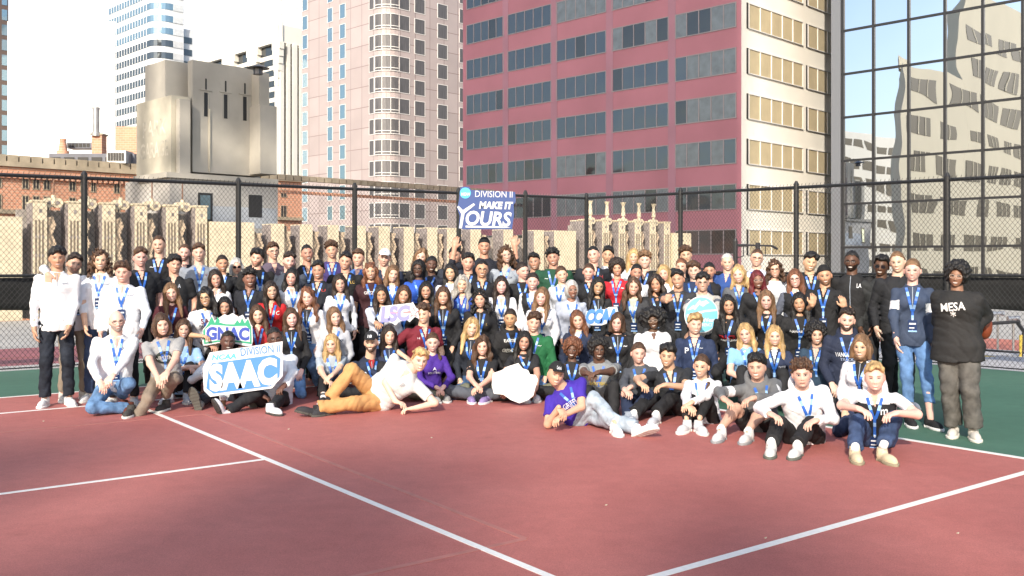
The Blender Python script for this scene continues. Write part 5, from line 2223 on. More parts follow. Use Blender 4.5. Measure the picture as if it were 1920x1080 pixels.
# --- standing at the end beside the fence (image left)
P(107, 484, 11.1, 'm', 3, 'pf', 'k', 'q', WH, '', 'tall young man in white quarter-zip and dark jeans with a hand draped on his chest', bot='#141d2b', denim=1, sh='#dfe0e2', sole='#e8e8e6', arms='down', J={'hl': (64, 622, 10.95), 'hr': (128, 624, 11.05)}, near=1, prints=[('SAAC', .085, .80, .07, .022, '#8d93a5')], yaw=0, fyaw=3, tilt=3)
P(139, 495, 11.55, 'm', 2, 'sh', 'd', 'q', WH, 'Lb', 'young man in white pullover reaching his arm over the shoulder of the tall man', bot='#8c8172', J={'hl': (97, 520, 10.86), 'el': (80, 502, 11.2)}, sh='#b9b9b6', sole='#d8d8d4', hdl=(.1, -.1, -1), palml=(0, 1, 0), pushed=0, smile=0, curl=.2, tilt=-8)
P(188, 488, 11.5, 'm', 1, 'lc', 'b', 'q', WH, 'L', 'young man with long curly brown hair in white pullover and blue jeans', bot='#2c3f60', denim=1, sh='#d9dadc', pushed=1, near=1, bl=.5, J={'hl': (160, 615, 11.3)}, prints=[('SAAC', .085, .80, .07, .022, '#8d93a5')])
P(231, 511, 11.15, 'm', 1, 'pf', 'b', 'q', WH, 'L', 'broad young man with tousled brown hair in white quarter-zip and black trousers', fat=1.12, bot=BK, sh='#cfd0d2', near=1, s=1, bl=.48, J={'hr': (266, 620, 11.0)}, prints=[('SAAC', .095, .80, .08, .024, '#8d93a5')], badge=3, lean=.02)
P(219, 602, 10.75, 'm', 1, 'bd', 'g', 'q', WH, 'GBL', 'kneeling older man with bald head, grey beard and glasses in white quarter-zip', near=1, bot='#5f83ad', denim=1, badge=3, bl=.36, vl=.52, fat=1.1, J={'pelvis': (214, 722, 10.85), 'hl': (188, 716, 10.45), 'hr': (206, 713, 10.42), 'kl': (178, 756, 10.5), 'al': (196, 764, 10.95), 'kr': (248, 716, 10.35), 'ar': (224, 752, 10.55)}, sh='#5a2a1a', sole='#2a1a14', prints=[('SAAC', .085, .80, .08, .03, '#5f6a86')], toer=(-.3, -1, 0))
P(263, 483, 12.0, 'm', 1, 'sh', 'b', 'p', '#12151d', 'L', 'man in black polo with short brown hair directly behind the kneeling bald man', fat=1.05)
P(298, 459, 12.5, 'm', 1, 'cr', 'b', 'p', BK, 'LM', 'very tall man with a moustache in black polo standing in the back row', prints=[('~', -.08, .82, .05, .014, '#e8e8e8')])
P(327, 496, 11.9, 'm', 2, 'pf', 'k', 'p', '#111319', '', 'young man with black bowl haircut in plain black polo', prints=[('A', .08, .80, .035, .05, '#c9cfdb')])
P(346, 474, 13.0, 'm', 1, 'cr', 'b', 'p', '#151b2c', 'b', 'smiling man with receding brown hair half hidden behind two polo shirts')
P(373, 474, 12.4, 'm', 1, 'sh', 'b', 'p', '#8b929e', 'L', 'young man in light grey polo with brown hair and blue lanyard', prints=[('V', .09, .80, .03, .025, '#7a2338')])
P(321, 549, 11.35, 'f', 1, 'ls', 'l', 't', '#4a1522', 'L', 'woman with very long dark-blonde hair in maroon top', bot=BK)
P(404, 523, 11.85, 'f', 2, 'ls', 'd', 'q', WH, '', 'brunette woman in white quarter-zip above the woman with round glasses', tilt=8)
P(417, 494, 12.6, 'f', 3, 'pb', 'd', 'j', '#15181f', 'L', 'woman with tied-back dark hair in black jacket over a pale top')
P(443, 500, 13.0, 'f', 1, 'bb', 'G', 'j', '#17191f', 'S', 'older woman with grey bob and sunglasses at the back', smile=0)
P(386, 558, 11.2, 'f', 2, 'lw', 'k', 't', '#d8d9df', 'GL', 'woman with round glasses and long black hair in white tee with maroon lettering', tilt=8, bot=BK, prints=[('SAU', .0, .80, .17, .055, '#6b1830'), ('FALCONS', .0, .68, .2, .035, '#15171c')], J={'hl': (376, 630, 10.98)}, vl=.5)
P(421, 575, 11.35, 'f', 3, 'ls', 'k', 't', '#17181d', '', 'smiling woman with black hair whose chin is above the green mountain sign', J={'hl': (395, 648, 11.1), 'hr': (455, 650, 11.1)}, pose='bend')
P(303, 609, 10.75, 'm', 1, 'bb', 'b', 't', '#9b9c9e', 'L', 'kneeling young person with chin-length brown hair in grey graphic tee and khaki trousers', near=1, bot='#85786a', vl=.50, bl=.30, badge=0, J={'pelvis': (312, 708, 10.9), 'hl': (296, 708, 10.4), 'hr': (310, 706, 10.38), 'kl': (276, 748, 10.45), 'al': (268, 764, 10.9), 'kr': (322, 712, 10.35), 'ar': (304, 752, 10.5)}, sh='#3b3a37', sole='#dcdad2', prints=[('O', 0, .60, .20, .15, '#26302c'), ('ATHLETICS', 0, .60, .20, .04, '#e3e6e2')], toer=(-.1, -1, 0))
P(344, 617, 11.0, 'f', 1, 'ls', 'b', 't', '#8fb4dc', 'L', 'woman in light blue tee with brown hair behind the kneeling khaki trousers', bot=BK, J={'pelvis': (350, 730, 11.1), 'hl': (348, 690, 10.75), 'hr': (352, 688, 10.72)}, badge=0, sh='#aeb3ba', prints=[('STAR', .0, .62, .16, .05, '#dfe8f2')], legs='half')
P(427, 640, 11.0, 'm', 5, 'cr', 'k', 'q', '#dfe5ec', '', 'seated man in white top peering over the big white sign beside the paper cup', near=1, fat=1.2, bot='#171c2a', J={'pelvis': (425, 755, 11.1), 'hl': (384, 700, 10.72), 'hr': (470, 742, 10.8), 'kl': (400, 742, 10.75), 'al': (378, 752, 10.42), 'kr': (450, 735, 10.8), 'ar': (466, 748, 10.45)}, sh='#8c8b84', sole='#55544e', toel=(-.25, -.25, 1), toer=(-.15, -.3, 1), inner='#141b30', vcol='#141b30', tilt=-4)
P(515, 634, 11.0, 'm', 5, 'cr', 'k', 'w', '#dfe5ec', 'GM', 'large seated man with glasses in white long-sleeve holding up the big white sign', near=1, fat=1.35, bot='#101218', J={'pelvis': (512, 755, 11.1), 'hl': (492, 742, 10.72), 'hr': (524, 738, 10.55), 'er': (549, 700, 10.9), 'kl': (482, 738, 10.7), 'al': (450, 757, 10.28), 'kr': (532, 738, 10.55), 'ar': (505, 765, 10.5)}, sh='#d7d9dd', sole='#3a3836', toel=(-.35, -.35, 1), tilt=6)
P(468, 522, 12.0, 'm', 4, 'cu', 'k', 'p', '#141823', 'L', 'young man with short curly black hair in dark polo beside the red shirt')
P(482, 484, 12.4, 'm', 1, 'pf', 'k', 'h', '#121317', 'Lb', 'pale young man with black hair and chin beard in black hoodie', smile=0, prints=[('M', 0, .60, .10, .09, '#d4d6da')])
P(512, 471, 13.0, 'm', 1, 'sh', 'b', 'p', '#5d5263', 'G', 'tall man with glasses in mauve polo against the fence', prints=[('UMW', .10, .80, .06, .04, '#dcdce2')])
P(542, 490, 12.6, 'm', 1, 'sh', 'd', 'p', '#3e4654', 'b', 'man with parted dark hair in slate grey polo')
P(508, 545, 11.7, 'f', 2, 'ls', 'd', 'p', '#b3161f', 'L', 'woman in bright red polo with sunglasses pushed up on her dark hair', S=1, vl=.5, prints=[('C', .09, .80, .04, .045, '#efe9e6')])
P(547, 520, 12.0, 'f', 2, 'ls', 'k', 'q', '#c9ccd4', 'L', 'dark-haired woman in pale zip top behind the red-haired woman')
P(576, 475, 13.0, 'm', 3, 'cr', 'k', 'p', BK, 'LM', 'man with close-cropped black hair and thin moustache against the fence')
P(597, 507, 12.15, 'm', 3, 'sh', 'k', 'p', '#151a26', 'L', 'man with short black hair in dark polo bearing a red chest patch', prints=[('U', .09, .80, .05, .035, '#b8413f')])
P(622, 469, 13.0, 'm', 2, 'cu', 'b', 'p', '#3c2f6b', 'L', 'young man with curly top hair in purple polo')
P(648, 490, 12.5, 'm', 2, 'sh', 'k', 'p', '#111219', 'L', 'smiling dark-haired man in black polo with a gold chest logo', prints=[('LC', .09, .80, .06, .04, '#cfae62')])
P(672, 484, 13.0, 'm', 1, 'sh', 'b', 'p', '#3f6db4', 'L', 'man with light brown hair in royal blue polo at the back')
P(577, 557, 11.55, 'f', 1, 'lw', 'r', 'j', '#dfe0e6', 'L', 'woman with long wavy red hair in white jacket and blue jeans', bot='#5a7ba6', denim=1, inner='#23252e', vl=.55, tilt=3)
P(637, 532, 11.8, 'f', 2, 'ls', 'd', 'q', '#d7dbe4', 'L', 'woman with long dark hair in white quarter-zip above the grey-shirted blonde')
P(483, 590, 11.35, 'f', 1, 'ls', 'b', 'p', '#a5161f', 'L', 'woman in red shirt standing behind the corner of the green mountain sign', badge=2, vl=.5, J={'hr': (466, 655, 11.1)})
P(546, 596, 11.2, 'f', 1, 'ls', 'b', 'j', '#121319', 'L', 'woman with long straight brown hair in black jacket crouching in light jeans', bot='#6d93c2', denim=1, inner='#17181d', prints=[('A', .03, .66, .06, .06, '#e2e4e8')], badge=0)
P(627, 594, 11.35, 'f', 1, 'ls', 'l', 'q', '#b7bbc4', 'L', 'woman in light grey quarter-zip with long light brown hair', prints=[('CXK', .09, .76, .08, .03, '#4c5566')], vl=.7, badge=0)
P(622, 645, 10.85, 'f', 1, 'ls', 'y', 't', '#a7b3bf', 'L', 'seated blonde woman in grey-blue tee hugging her black-clad knees', near=1, bot='#15161a', badge=0, J={'pelvis': (620, 742, 11.0), 'hl': (612, 712, 10.42), 'hr': (620, 708, 10.4), 'kl': (605, 700, 10.55), 'kr': (632, 700, 10.55), 'al': (606, 742, 10.35), 'ar': (624, 742, 10.35)}, sh='#20222a', sole='#d0d0d0', sock='#dcdcdc', prints=[('Tigers', 0, .78, .16, .04, '#7c8690')], crop=.15)
# --- middle
P(695, 509, 12.2, 'f', 2, 'lw', 'r', 't', '#38141d', 'L', 'woman with long reddish-brown hair in dark maroon tee', prints=[('GRIZZLIES', 0, .76, .2, .04, '#d8d2d2')])
P(721, 484, 12.8, 'm', 1, 'sh', 'd', 'p', '#1e2a44', 'C', 'man wearing a white baseball cap in navy shirt', capc='#e9ebf1', captext='g', captc='#4e7fce', smile=0)
P(736, 514, 12.35, 'f', 1, 'ls', 'l', 'v', '#20294a', 'L', 'woman with straight light brown hair standing behind the purple-blue lettered sign', tc2='#cfd3dc')
P(790, 482, 13.0, 'f', 1, 'lw', 'l', 'w', '#17171c', '', 'woman with wavy blonde-brown hair in black behind the woman in bright blue tee', smile=0)
P(785, 504, 12.2, 'f', 5, 'br', 'k', 't', '#2050b4', 'GL', 'woman with dark braids and glasses in bright blue tee')
P(809, 496, 12.7, 'f', 5, 'pb', 'k', 'w', '#14192c', 'L', 'woman with hair pulled back smiling behind the bright blue tee')
P(715, 553, 11.5, 'f', 3, 'ls', 'd', 'j', '#cdd3e2', 'L', 'woman in pale jacket crouching and gripping the star sign by its L', bot='#35507a', denim=1, inner='#15171d', near=1, J={'hl': (706, 606, 11.05)}, fat=1.1, tilt=6)
P(757, 553, 11.7, 'f', 2, 'ls', 'b', 'w', '#15161c', 'L', 'woman with long brown hair in black directly above the star sign')
P(799, 545, 11.95, 'f', 3, 'ls', 'k', 'w', '#14151b', 'L', 'woman with black hair in black top between two brunettes', fat=1.1, J={'hr': (780, 606, 11.2)})
P(831, 555, 11.6, 'f', 2, 'ls', 'b', 'j', '#13151b', 'L', 'woman in black jacket with a round medal hanging on her lanyard', inner='#1b1c22', vl=.45, bl=.30, near=1)
P(845, 511, 12.2, 'f', 2, 'ls', 'k', 'j', '#dfe2ea', 'L', 'smiling woman with black hair in white jacket under the navy overhead board', inner='#dfe2ea')
P(867, 533, 12.0, 'f', 1, 'lw', 'g', 'p', '#2746a0', 'L', 'woman with ash-grey blonde hair in cobalt blue polo', vl=.5)
P(853, 479, 12.8, 'm', 3, 'sh', 'k', 'j', '#2a3140', 'K', 'man with black headband hair in slate jacket below the raised board', inner='#151a24', capc='#15151a')
P(878, 492, 12.4, 'm', 2, 'sh', 'k', 'p', '#11151f', 'L', 'man with neat short black hair in black polo beside the moustached man with glasses', smile=0)
P(794, 589, 11.2, 'm', 1, 'pf', 'b', 'p', '#6d1226', 'L', 'kneeling man with parted brown hair in maroon polo', near=1, vl=.62, bl=.5, badge=0, fat=1.08, J={'hl': (758, 668, 11.0)}, prints=[('H', -.09, .78, .03, .02, '#d9cdd0')])
P(729, 629, 11.05, 'f', 1, 'ls', 'd', 'q', '#1b2744', 'L', 'woman in navy pullover with long dark hair under the star sign', near=1, fat=1.12, vcol='#1b2744')
P(696, 642, 10.85, 'm', 1, 'sh', 'd', 'q', '#17223a', 'CBL', 'bearded man in dark cap and navy quarter-zip over a red shirt', near=1, captext='18', capc='#1a1b20', vcol='#b0282e', J={'pelvis': (690, 750, 11.1), 'hl': (625, 742, 10.75), 'hr': (715, 705, 10.6), 'kr': (720, 740, 10.9), 'kl': (690, 748, 10.9)}, prints=[('LR', -.09, .74, .05, .05, '#c9d2df')], vl=.62, bl=.5, badge=0, legs='cross')
P(787, 676, 10.7, 'm', 1, 'pf', 'y', 'p', '#cfd2d3', '', 'blond man in pale polo and orange trousers reclining across the front', near=1, bot='#c0935e', wide=.018, fat=1.22, J={'pelvis': (708, 742, 10.9), 'hl': (744, 760, 10.62), 'el': (714, 738, 10.7), 'hr': (784, 764, 10.62), 'er': (816, 756, 10.7), 'kl': (668, 704, 10.7), 'al': (606, 764, 10.45), 'kr': (648, 756, 10.5), 'ar': (562, 768, 10.4)}, sh='#2b2b30', sole='#4b4843', sock='#16171b', toel=(-.6, -.6, 0), toer=(-.8, -.35, .25), front=(.15, -1, .1), prints=[('TP', .08, .74, .05, .05, '#9aa2a8')], hdl=(.8, -.35, -.1), hdr=(-.9, -.2, 0), tilt=-10)
P(811, 642, 10.95, 'f', 1, 'pt', 'b', 't', '#43208a', '', 'woman in purple tee sitting cross-legged behind the blond recliner', near=1, long=1, bot='#6f7263', legs='cross', prints=[('VOLLEYBALL', 0, .62, .17, .03, '#dad6e6'), ('A', 0, .72, .05, .04, '#dad6e6')], sh='#8f8f8c')
P(885, 614, 11.15, 'f', 1, 'ls', 'y', 'j', '#1a2230', 'L', 'blonde woman in dark jacket and jeans kneeling behind the long wavy hair', bot='#3f5f88', denim=1, inner='#1a2230', near=1)
P(908, 462, 12.9, 'm', 3, 'cr', 'k', 'j', '#161c2a', 'K', 'man in black skullcap raising the navy board overhead with both arms', inner='#161c2a', capc='#121217', near=1, J={'hl': (858, 436, 12.72), 'hr': (963, 438, 12.72), 'el': (862, 500, 12.8), 'er': (958, 500, 12.8)}, hdl=(.15, 0, 1), hdr=(-.1, 0, 1), palml=(0, 1, 0), palmr=(0, 1, 0), curl=.5, pushed=1, fyaw=0, tilt=0)
P(948, 478, 12.6, 'f', 1, 'lc', 'b', 'p', '#9aa3af', 'GL', 'woman with long curly brown hair and clear glasses in light grey polo', paleframe=1, prints=[('CSM', .09, .78, .05, .025, '#525c6e')])
P(904, 505, 12.3, 'm', 3, 'cr', 'k', 'p', '#14151a', 'GML', 'man with glasses and moustache in black below the skullcap', yaw=0)
P(980, 508, 12.3, 'f', 1, 'pb', 'd', 't', '#15161a', 'L', 'woman turning sideways with dark hair tied in a bun', fyaw=28, smile=0)
P(1002, 491, 13.0, 'm', 3, 'sh', 'k', 'w', '#15161a', '', 'young man with black hair in black at the fence beside the green pullover')
P(1037, 483, 12.8, 'm', 3, 'cu', 'k', 'w', '#0f4630', 'L', 'tall man with curly black hair in dark green pullover', fat=1.15, prints=[('~', -.09, .80, .05, .013, '#dfe6e2')])
P(940, 535, 12.0, 'f', 1, 'ls', 'd', 'q', '#e1e3ea', 'L', 'woman with long dark hair in white quarter-zip and orange badge', badge=3, bl=.45, prints=[('SAAC', .085, .76, .07, .022, '#7f88a0')])
P(900, 561, 11.7, 'f', 2, 'lc', 'k', 'j', '#14151a', 'L', 'woman with long curly black hair in black jacket', inner='#14151a', fat=1.08, vl=.5, prints=[('K', .09, .74, .02, .04, '#8f7a4e')])
P(999, 528, 12.0, 'f', 1, 'pb', 'd', 'v', '#17181e', 'L', 'woman in black vest over white sleeves with hair tied back')
P(1053, 515, 12.3, 'f', 1, 'pb', 'b', 'q', '#c9cfda', 'L', 'woman with gathered brown hair in pale quarter-zip behind the grey-haired woman')
P(1072, 543, 11.8, 'f', 4, 'hw', 'G', 'j', '#a9b2c4', 'GL', 'older woman with straight silver hair and glasses in pale jacket', inner='#dfe2e8', fat=1.12, paleframe=1, near=1)
P(1016, 557, 11.6, 'f', 1, 'ls', 'l', 'q', '#dde0e8', 'L', 'light-brown-haired woman in white quarter-zip touching the green sweatshirt man', near=1, prints=[('~', .09, .8, .05, .02, '#7f88a0')])
P(957, 597, 11.3, 'f', 3, 'pb', 'd', 'h', '#141418', 'L', 'woman in black hoodie with two lines of white block lettering', near=1, smile=0, badge=0, vl=.62, bl=.5, prints=[('EASTERN', 0, .80, .22, .035, '#d5d5d2'), ('GREYHOUNDS', 0, .54, .24, .05, '#d5d5d2')])
P(1001, 605, 11.2, 'm', 2, 'pf', 'b', 'w', '#15633a', 'L', 'young man with fringe and light beard in green crewneck sweatshirt', near=1, prints=[('~', .08, .80, .05, .013, '#e2e8e4')], bot='#5a7ba6', denim=1, badge=0, vl=.6, bl=.5, flagb=1)
P(1083, 600, 11.3, 'f', 1, 'ls', 'r', 'j', '#172440', 'L', 'woman with long auburn hair in navy jacket at the end of the blue letter sign', inner='#dfe2e8', near=1)
P(904, 649, 10.9, 'f', 1, 'lw', 'b', 't', '#15161a', 'L', 'woman with very long wavy brown hair sitting cross-legged in black tee', near=1, bot='#4c525c', wide=.02, legs='cross', J={'hl': (890, 720, 10.5), 'hr': (900, 724, 10.5)}, sh='#8f7fb4', sole='#e3e3e6', vl=.5, badge=0, prints=[('A', .0, .60, .08, .06, '#cfd2d6')])
P(983, 640, 11.0, 'f', 3, 'ls', 'k', 't', '#1a1b20', 'L', 'woman with long black hair sitting behind the blank white cut-out sign', near=1, bot='#77755f', legs='cross', wide=.02, J={'hl': (938, 728, 10.6), 'hr': (1006, 736, 10.6)}, sh='#d7d7d9', vl=.7, badge=0)
P(1073, 655, 10.9, 'f', 5, 'ac', 'r', 't', '#1a1b20', 'L', 'woman with round copper-brown curls in black tee', near=1, hsz=.98, legs='cross', badge=0, vl=.6, prints=[('RAMS', 0, .55, .12, .06, '#cfd2d6')])
P(1042, 702, 9.9, 'm', 2, 'sh', 'd', 't', '#3a209c', 'CL', 'man in black cap and purple tee lounging on one elbow', near=1, badge=0, bot='#a3b1bf', denim=1, wide=.016, hsz=.97, capc='#121317', captext='Cardinals', J={'pelvis': (1090, 784, 10.1), 'hl': (1036, 782, 9.75), 'el': (1030, 772, 9.9), 'hr': (1062, 776, 9.7), 'er': (1090, 756, 9.85), 'kl': (1128, 728, 9.75), 'al': (1158, 798, 9.5), 'kr': (1148, 790, 9.6), 'ar': (1210, 804, 9.35)}, sh='#e4e5e8', sole='#e0e0dc', toel=(.15, -1, 0), toer=(.7, -.5, .35), hdl=(.35, -.5, -.5), hdr=(-.6, -.4, -.3), front=(-.05, -1, .15), prints=[('GRIFFINS', .0, .66, .22, .06, '#e3e0ee', 6), ('TRACK', .02, .55, .12, .03, '#e3e0ee', 6)], vl=.6, bl=.45, tilt=-12)
P(1104, 510, 12.5, 'f', 1, 'pb', 'b', 'p', '#13151a', 'L', 'middle-aged woman with short brown hair in black at the fence corner')
P(1113, 478, 13.0, 'm', 1, 'cr', 'k', 'p', '#161a24', 'L', 'dark-haired man in black polo right under the fence corner post', prints=[('H', .09, .78, .05, .05, '#a8393f')])
P(1140, 478, 13.35, 'm', 2, 'sh', 'k', 'j', '#d8dae0', '', 'man with spiky dark hair in white standing in shade at the fence', smile=0)
P(1157, 503, 12.5, 'f', 3, 'ac', 'd', 'p', '#bf1a2c', 'L', 'woman with curly tied hair in red polo', hsz=.96, prints=[('~', .09, .8, .04, .02, '#efe2e2')])
P(1188, 482, 13.2, 'f', 1, 'ls', 'y', 'w', '#dfe2e8', '', 'blonde woman at the very back beside the tall man with wavy hair')
P(1209, 488, 12.8, 'm', 1, 'cu', 'l', 'p', '#14161d', 'L', 'tall man with wavy light brown hair in black polo')
P(1193, 511, 12.55, 'f', 3, 'pb', 'k', 'w', '#e0e2e8', 'L', 'woman with slicked black hair in white between taller heads')
P(1121, 537, 12.0, 'f', 3, 'ls', 'k', 'j', '#1d1f24', 'LK', 'woman in black beanie and black jacket with a gold chest logo', inner='#24262c', capc='#0f0f12', prints=[('A', .1, .76, .04, .05, '#c9a24a')], near=1)
P(1188, 538, 11.9, 'f', 2, 'lw', 'b', 'j', '#33353a', 'L', 'woman with long wavy brown hair in open charcoal jacket', inner='#b8bdae', near=1)
P(1231, 533, 12.05, 'f', 3, 'lw', 'd', 'w', '#191a1f', 'L', 'tan woman with wavy dark hair leaning beside the shaka hand')
P(1245, 513, 12.7, 'f', 1, 'ls', 'y', 'w', '#e0e2e8', '', 'sunlit blonde woman in white behind the man making a shaka', smile=0)
P(1271, 524, 11.9, 'm', 3, 'sh', 'k', 'p', '#2d3037', 'L', 'man in charcoal polo making a shaka sign with his hand', near=1, J={'hl': (1250, 566, 11.45)}, hdl=(.35, -.2, 1), palml=(0, 1, -.2), curl=1.3, prints=[('V', .1, .78, .06, .025, '#8a2b36')], bl=.3, vl=.5, fat=1.05)
P(1286, 478, 13.3, 'm', 1, 'cu', 'b', 'w', '#1b1e26', '', 'young man with curly brown hair glowing in sun at the back', smile=0)
P(1278, 500, 12.9, 'f', 1, 'pb', 'r', 'w', '#1b1d24', '', 'woman with auburn hair mostly hidden behind two men', smile=0)
P(1302, 508, 12.5, 'm', 1, 'pf', 'b', 'w', '#1d3054', 'L', 'young man with parted brown hair in navy pullover')
P(1317, 530, 11.95, 'm', 2, 'pf', 'k', 'w', '#b9b6b0', 'GL', 'young man with black fringe and glasses holding the round teal sign', near=1, tc2='#5d636e', yoke=0, J={'hr': (1343, 590, 11.35), 'hl': (1290, 608, 11.35)})
P(1330, 508, 12.7, 'f', 3, 'pb', 'k', 'w', '#17181d', '', 'round-faced woman with dark hair in black behind the man with glasses')
P(1158, 605, 11.1, 'f', 1, 'bb', 'b', 'j', '#15161b', 'L', 'middle-aged woman with brown bob and bangs in black zip jacket', near=1, inner='#15161b', prints=[('~', .09, .78, .05, .014, '#e8e8e8'), ('UHD', -.10, .74, .05, .02, '#e8e8e8')], vl=.6, bl=.35)
P(1224, 600, 11.1, 'f', 5, 'af', 'k', 'p', '#e4e6ee', 'G', 'woman with huge black afro and pale-framed glasses in white polo', near=1, fat=1.25, paleframe=1, prints=[('SAAC', .09, .76, .09, .03, '#9aa2ba')])
P(1303, 608, 10.9, 'm', 1, 'pf', 'y', 'q', '#1b2c4e', 'L', 'blond young man in navy quarter-zip in front of the round teal sign', near=1, badge=1, bl=.32, vl=.5, prints=[('P', -.09, .74, .05, .07, '#dfe3ea'), ('~', .08, .8, .04, .012, '#c9cfda')])
P(1122, 655, 10.4, 'm', 5, 'ac', 'k', 't', '#85898c', 'GL', 'man with short afro and glasses in grey tee resting crossed arms on his knees', near=1, hsz=.95, bot='#17191e', fat=1.1, badge=0, vl=.6, bl=.5, J={'pelvis': (1130, 752, 10.55), 'hl': (1102, 700, 9.95), 'hr': (1122, 698, 9.92), 'kl': (1096, 722, 10.0), 'kr': (1152, 718, 10.1), 'al': (1098, 766, 10.1), 'ar': (1150, 768, 10.1)}, prints=[('BASKETBALL', 0, .58, .2, .04, '#c9b04a')])
P(1197, 662, 10.2, 'f', 1, 'pb', 'b', 'w', '#4b4f57', 'L', 'smiling woman with tied-back hair in heather grey pullover leaning forward', near=1, bot='#1d2c4a', badge=0, bl=.5, vl=.6, J={'pelvis': (1205, 752, 10.3), 'hl': (1170, 730, 9.8), 'hr': (1180, 728, 9.8), 'kl': (1172, 742, 9.9), 'kr': (1215, 742, 9.95), 'al': (1176, 775, 9.7), 'ar': (1190, 775, 9.75)}, sh='#8d96a4', sole='#d9d9d9')
P(1252, 667, 9.7, 'm', 2, 'pf', 'k', 'p', '#24272d', 'L', 'laughing man with black hair in dark polo and black jeans with arms over his knees', near=1, bot='#14151a', denim=1, wide=.016, badge=0, bl=.55, vl=.65, fat=1.06, J={'pelvis': (1268, 772, 9.9), 'hl': (1200, 722, 9.25), 'hr': (1205, 716, 9.22), 'el': (1190, 712, 9.6), 'er': (1285, 720, 9.55), 'kl': (1196, 724, 9.45), 'kr': (1246, 728, 9.4), 'al': (1184, 778, 9.25), 'ar': (1214, 784, 9.15)}, sh='#b9bec6', sole='#d8d8d6', sock='#e6e6e6', toel=(-.3, -1, .0), toer=(-.5, -1, 0))
# --- right-hand block
P(1364, 492, 12.8, 'm', 1, 'cr', 'G', 'p', '#2b4f96', '', 'older man with short white hair in blue shirt by the pull-up bar', smile=1, fat=1.08)
P(1385, 515, 12.2, 'f', 1, 'lw', 'y', 'q', '#5b5f66', 'L', 'woman with strawberry blonde hair in grey top next to the white-haired man')
P(1419, 484, 12.8, 'm', 1, 'cr', 'b', 'p', '#cdd8ee', 'GL', 'tall man with glasses in pale blue polo under the pull-up bar')
P(1453, 505, 12.3, 'f', 1, 'lc', 'b', 'w', '#dfe5f2', 'G', 'woman with curly brown hair and thin glasses in white sweater', smile=1, prints=[('CC', .08, .7, .06, .04, '#6f94d4')])
P(1420, 525, 11.8, 'f', 4, 'ls', 'R', 'w', '#17181d', 'GL', 'woman with dark red braided hair and glasses in black', paleframe=1)
P(1491, 523, 11.6, 'f', 1, 'ls', 'r', 'v', '#14161c', 'GL', 'woman with long auburn hair and glasses in dark vest', tc2='#5a6070')
P(1519, 492, 12.0, 'm', 2, 'pf', 'k', 'p', '#141720', 'L', 'young man with wavy black hair in black polo standing behind raised fingers', smile=1)
P(1546, 517, 10.95, 'm', 3, 'cr', 'k', 'p', '#101216', 'LbK', 'man in black polo flashing peace signs with both hands', near=1, capc='#0b0b0d', J={'hl': (1531, 566, 10.5), 'hr': (1572, 566, 10.5), 'el': (1508, 600, 10.8), 'er': (1600, 596, 10.8)}, hdl=(.1, -.15, 1), hdr=(-.25, -.15, 1), palml=(0, 1, 0), palmr=(0, 1, 0), curl=.5, bl=.3, vl=.55)
P(1365, 572, 11.0, 'f', 3, 'ls', 'k', 't', '#121317', 'L', 'woman with long black hair in black tee with red block lettering', near=1, long=1, prints=[('BIG', 0, .60, .20, .065, '#b7222c'), ('WRESTLING', 0, .50, .2, .03, '#cfcfcf')], vl=.55, bl=.3)
P(1437, 563, 11.2, 'f', 1, 'ls', 'l', 't', '#141519', 'L', 'young woman with long light brown hair in black tee', near=1, vl=.55, bl=.35)
P(1499, 568, 10.85, 'f', 3, 'ls', 'k', 't', '#131418', 'L', 'woman with long black hair and necklace in black long-sleeve with small white lettering', near=1, long=1, fat=1.12, prints=[('HAWAII', -.06, .72, .14, .03, '#d9dadc')], vl=.55, bl=.25)
P(1398, 626, 10.6, 'f', 1, 'ls', 'y', 't', '#7fb0e0', 'L', 'blonde woman in sky blue tee with pale lettering', near=1, prints=[('LOSST', -.03, .60, .16, .04, '#e4edf8'), ('TRACK', -.03, .5, .16, .04, '#e4edf8')], vl=.55, badge=0)
P(1452, 630, 10.4, 'f', 1, 'ls', 'y', 'q', '#1b2846', 'L', 'pale blonde woman in navy zip jacket next to the sky blue tee', near=1, vcol='#cfd5de', prints=[('CHARGERS', .09, .66, .08, .03, '#cfd5e4')], vl=.6, badge=0, hsz=.98)
P(1530, 627, 10.1, 'f', 1, 'ac', 'k', 'q', '#263f56', 'L', 'woman with dark upswept curls in teal-blue fleece quarter-zip', near=1, hsz=.98, fat=1.1, bot='#1a2540', vl=.55, badge=0, prints=[('~', .09, .74, .05, .012, '#cfd8e2')], J={'pelvis': (1540, 735, 10.2)})
P(1315, 686, 9.25, 'f', 1, 'pt', 'b', 'w', '#e2e4ea', 'L', 'seated woman with brown ponytail in white sweatshirt clasping her black leggings', near=1, bot='#121317', wide=.003, badge=0, bl=.6, vl=.65, J={'pelvis': (1322, 790, 9.45), 'hl': (1288, 760, 8.9), 'hr': (1294, 757, 8.88), 'kl': (1290, 722, 9.05), 'kr': (1322, 722, 9.0), 'al': (1284, 796, 8.75), 'ar': (1302, 800, 8.7)}, sh='#c9ccd0', sole='#e4e4e0', toel=(-.6, -1, 0), toer=(.1, -1, 0), tilt=-5)
P(1419, 688, 8.85, 'm', 2, 'pf', 'k', 'h', '#6a6c6f', 'L', 'seated man with black hair in grey hoodie and black shorts', near=1, bot='#15161a', shorts=1, tc2='#d8d9dc', badge=0, bl=.6, vl=.65, J={'pelvis': (1428, 806, 9.1), 'hl': (1358, 752, 8.45), 'hr': (1364, 744, 8.42), 'el': (1352, 735, 8.8), 'er': (1452, 742, 8.75), 'kl': (1362, 738, 8.75), 'kr': (1420, 752, 8.65), 'al': (1346, 810, 8.45), 'ar': (1388, 818, 8.35)}, sh='#cfd1d3', sole='#8f9296', sock='#ececec', toel=(-.55, -1, 0), toer=(-.6, -1, 0), tilt=4)
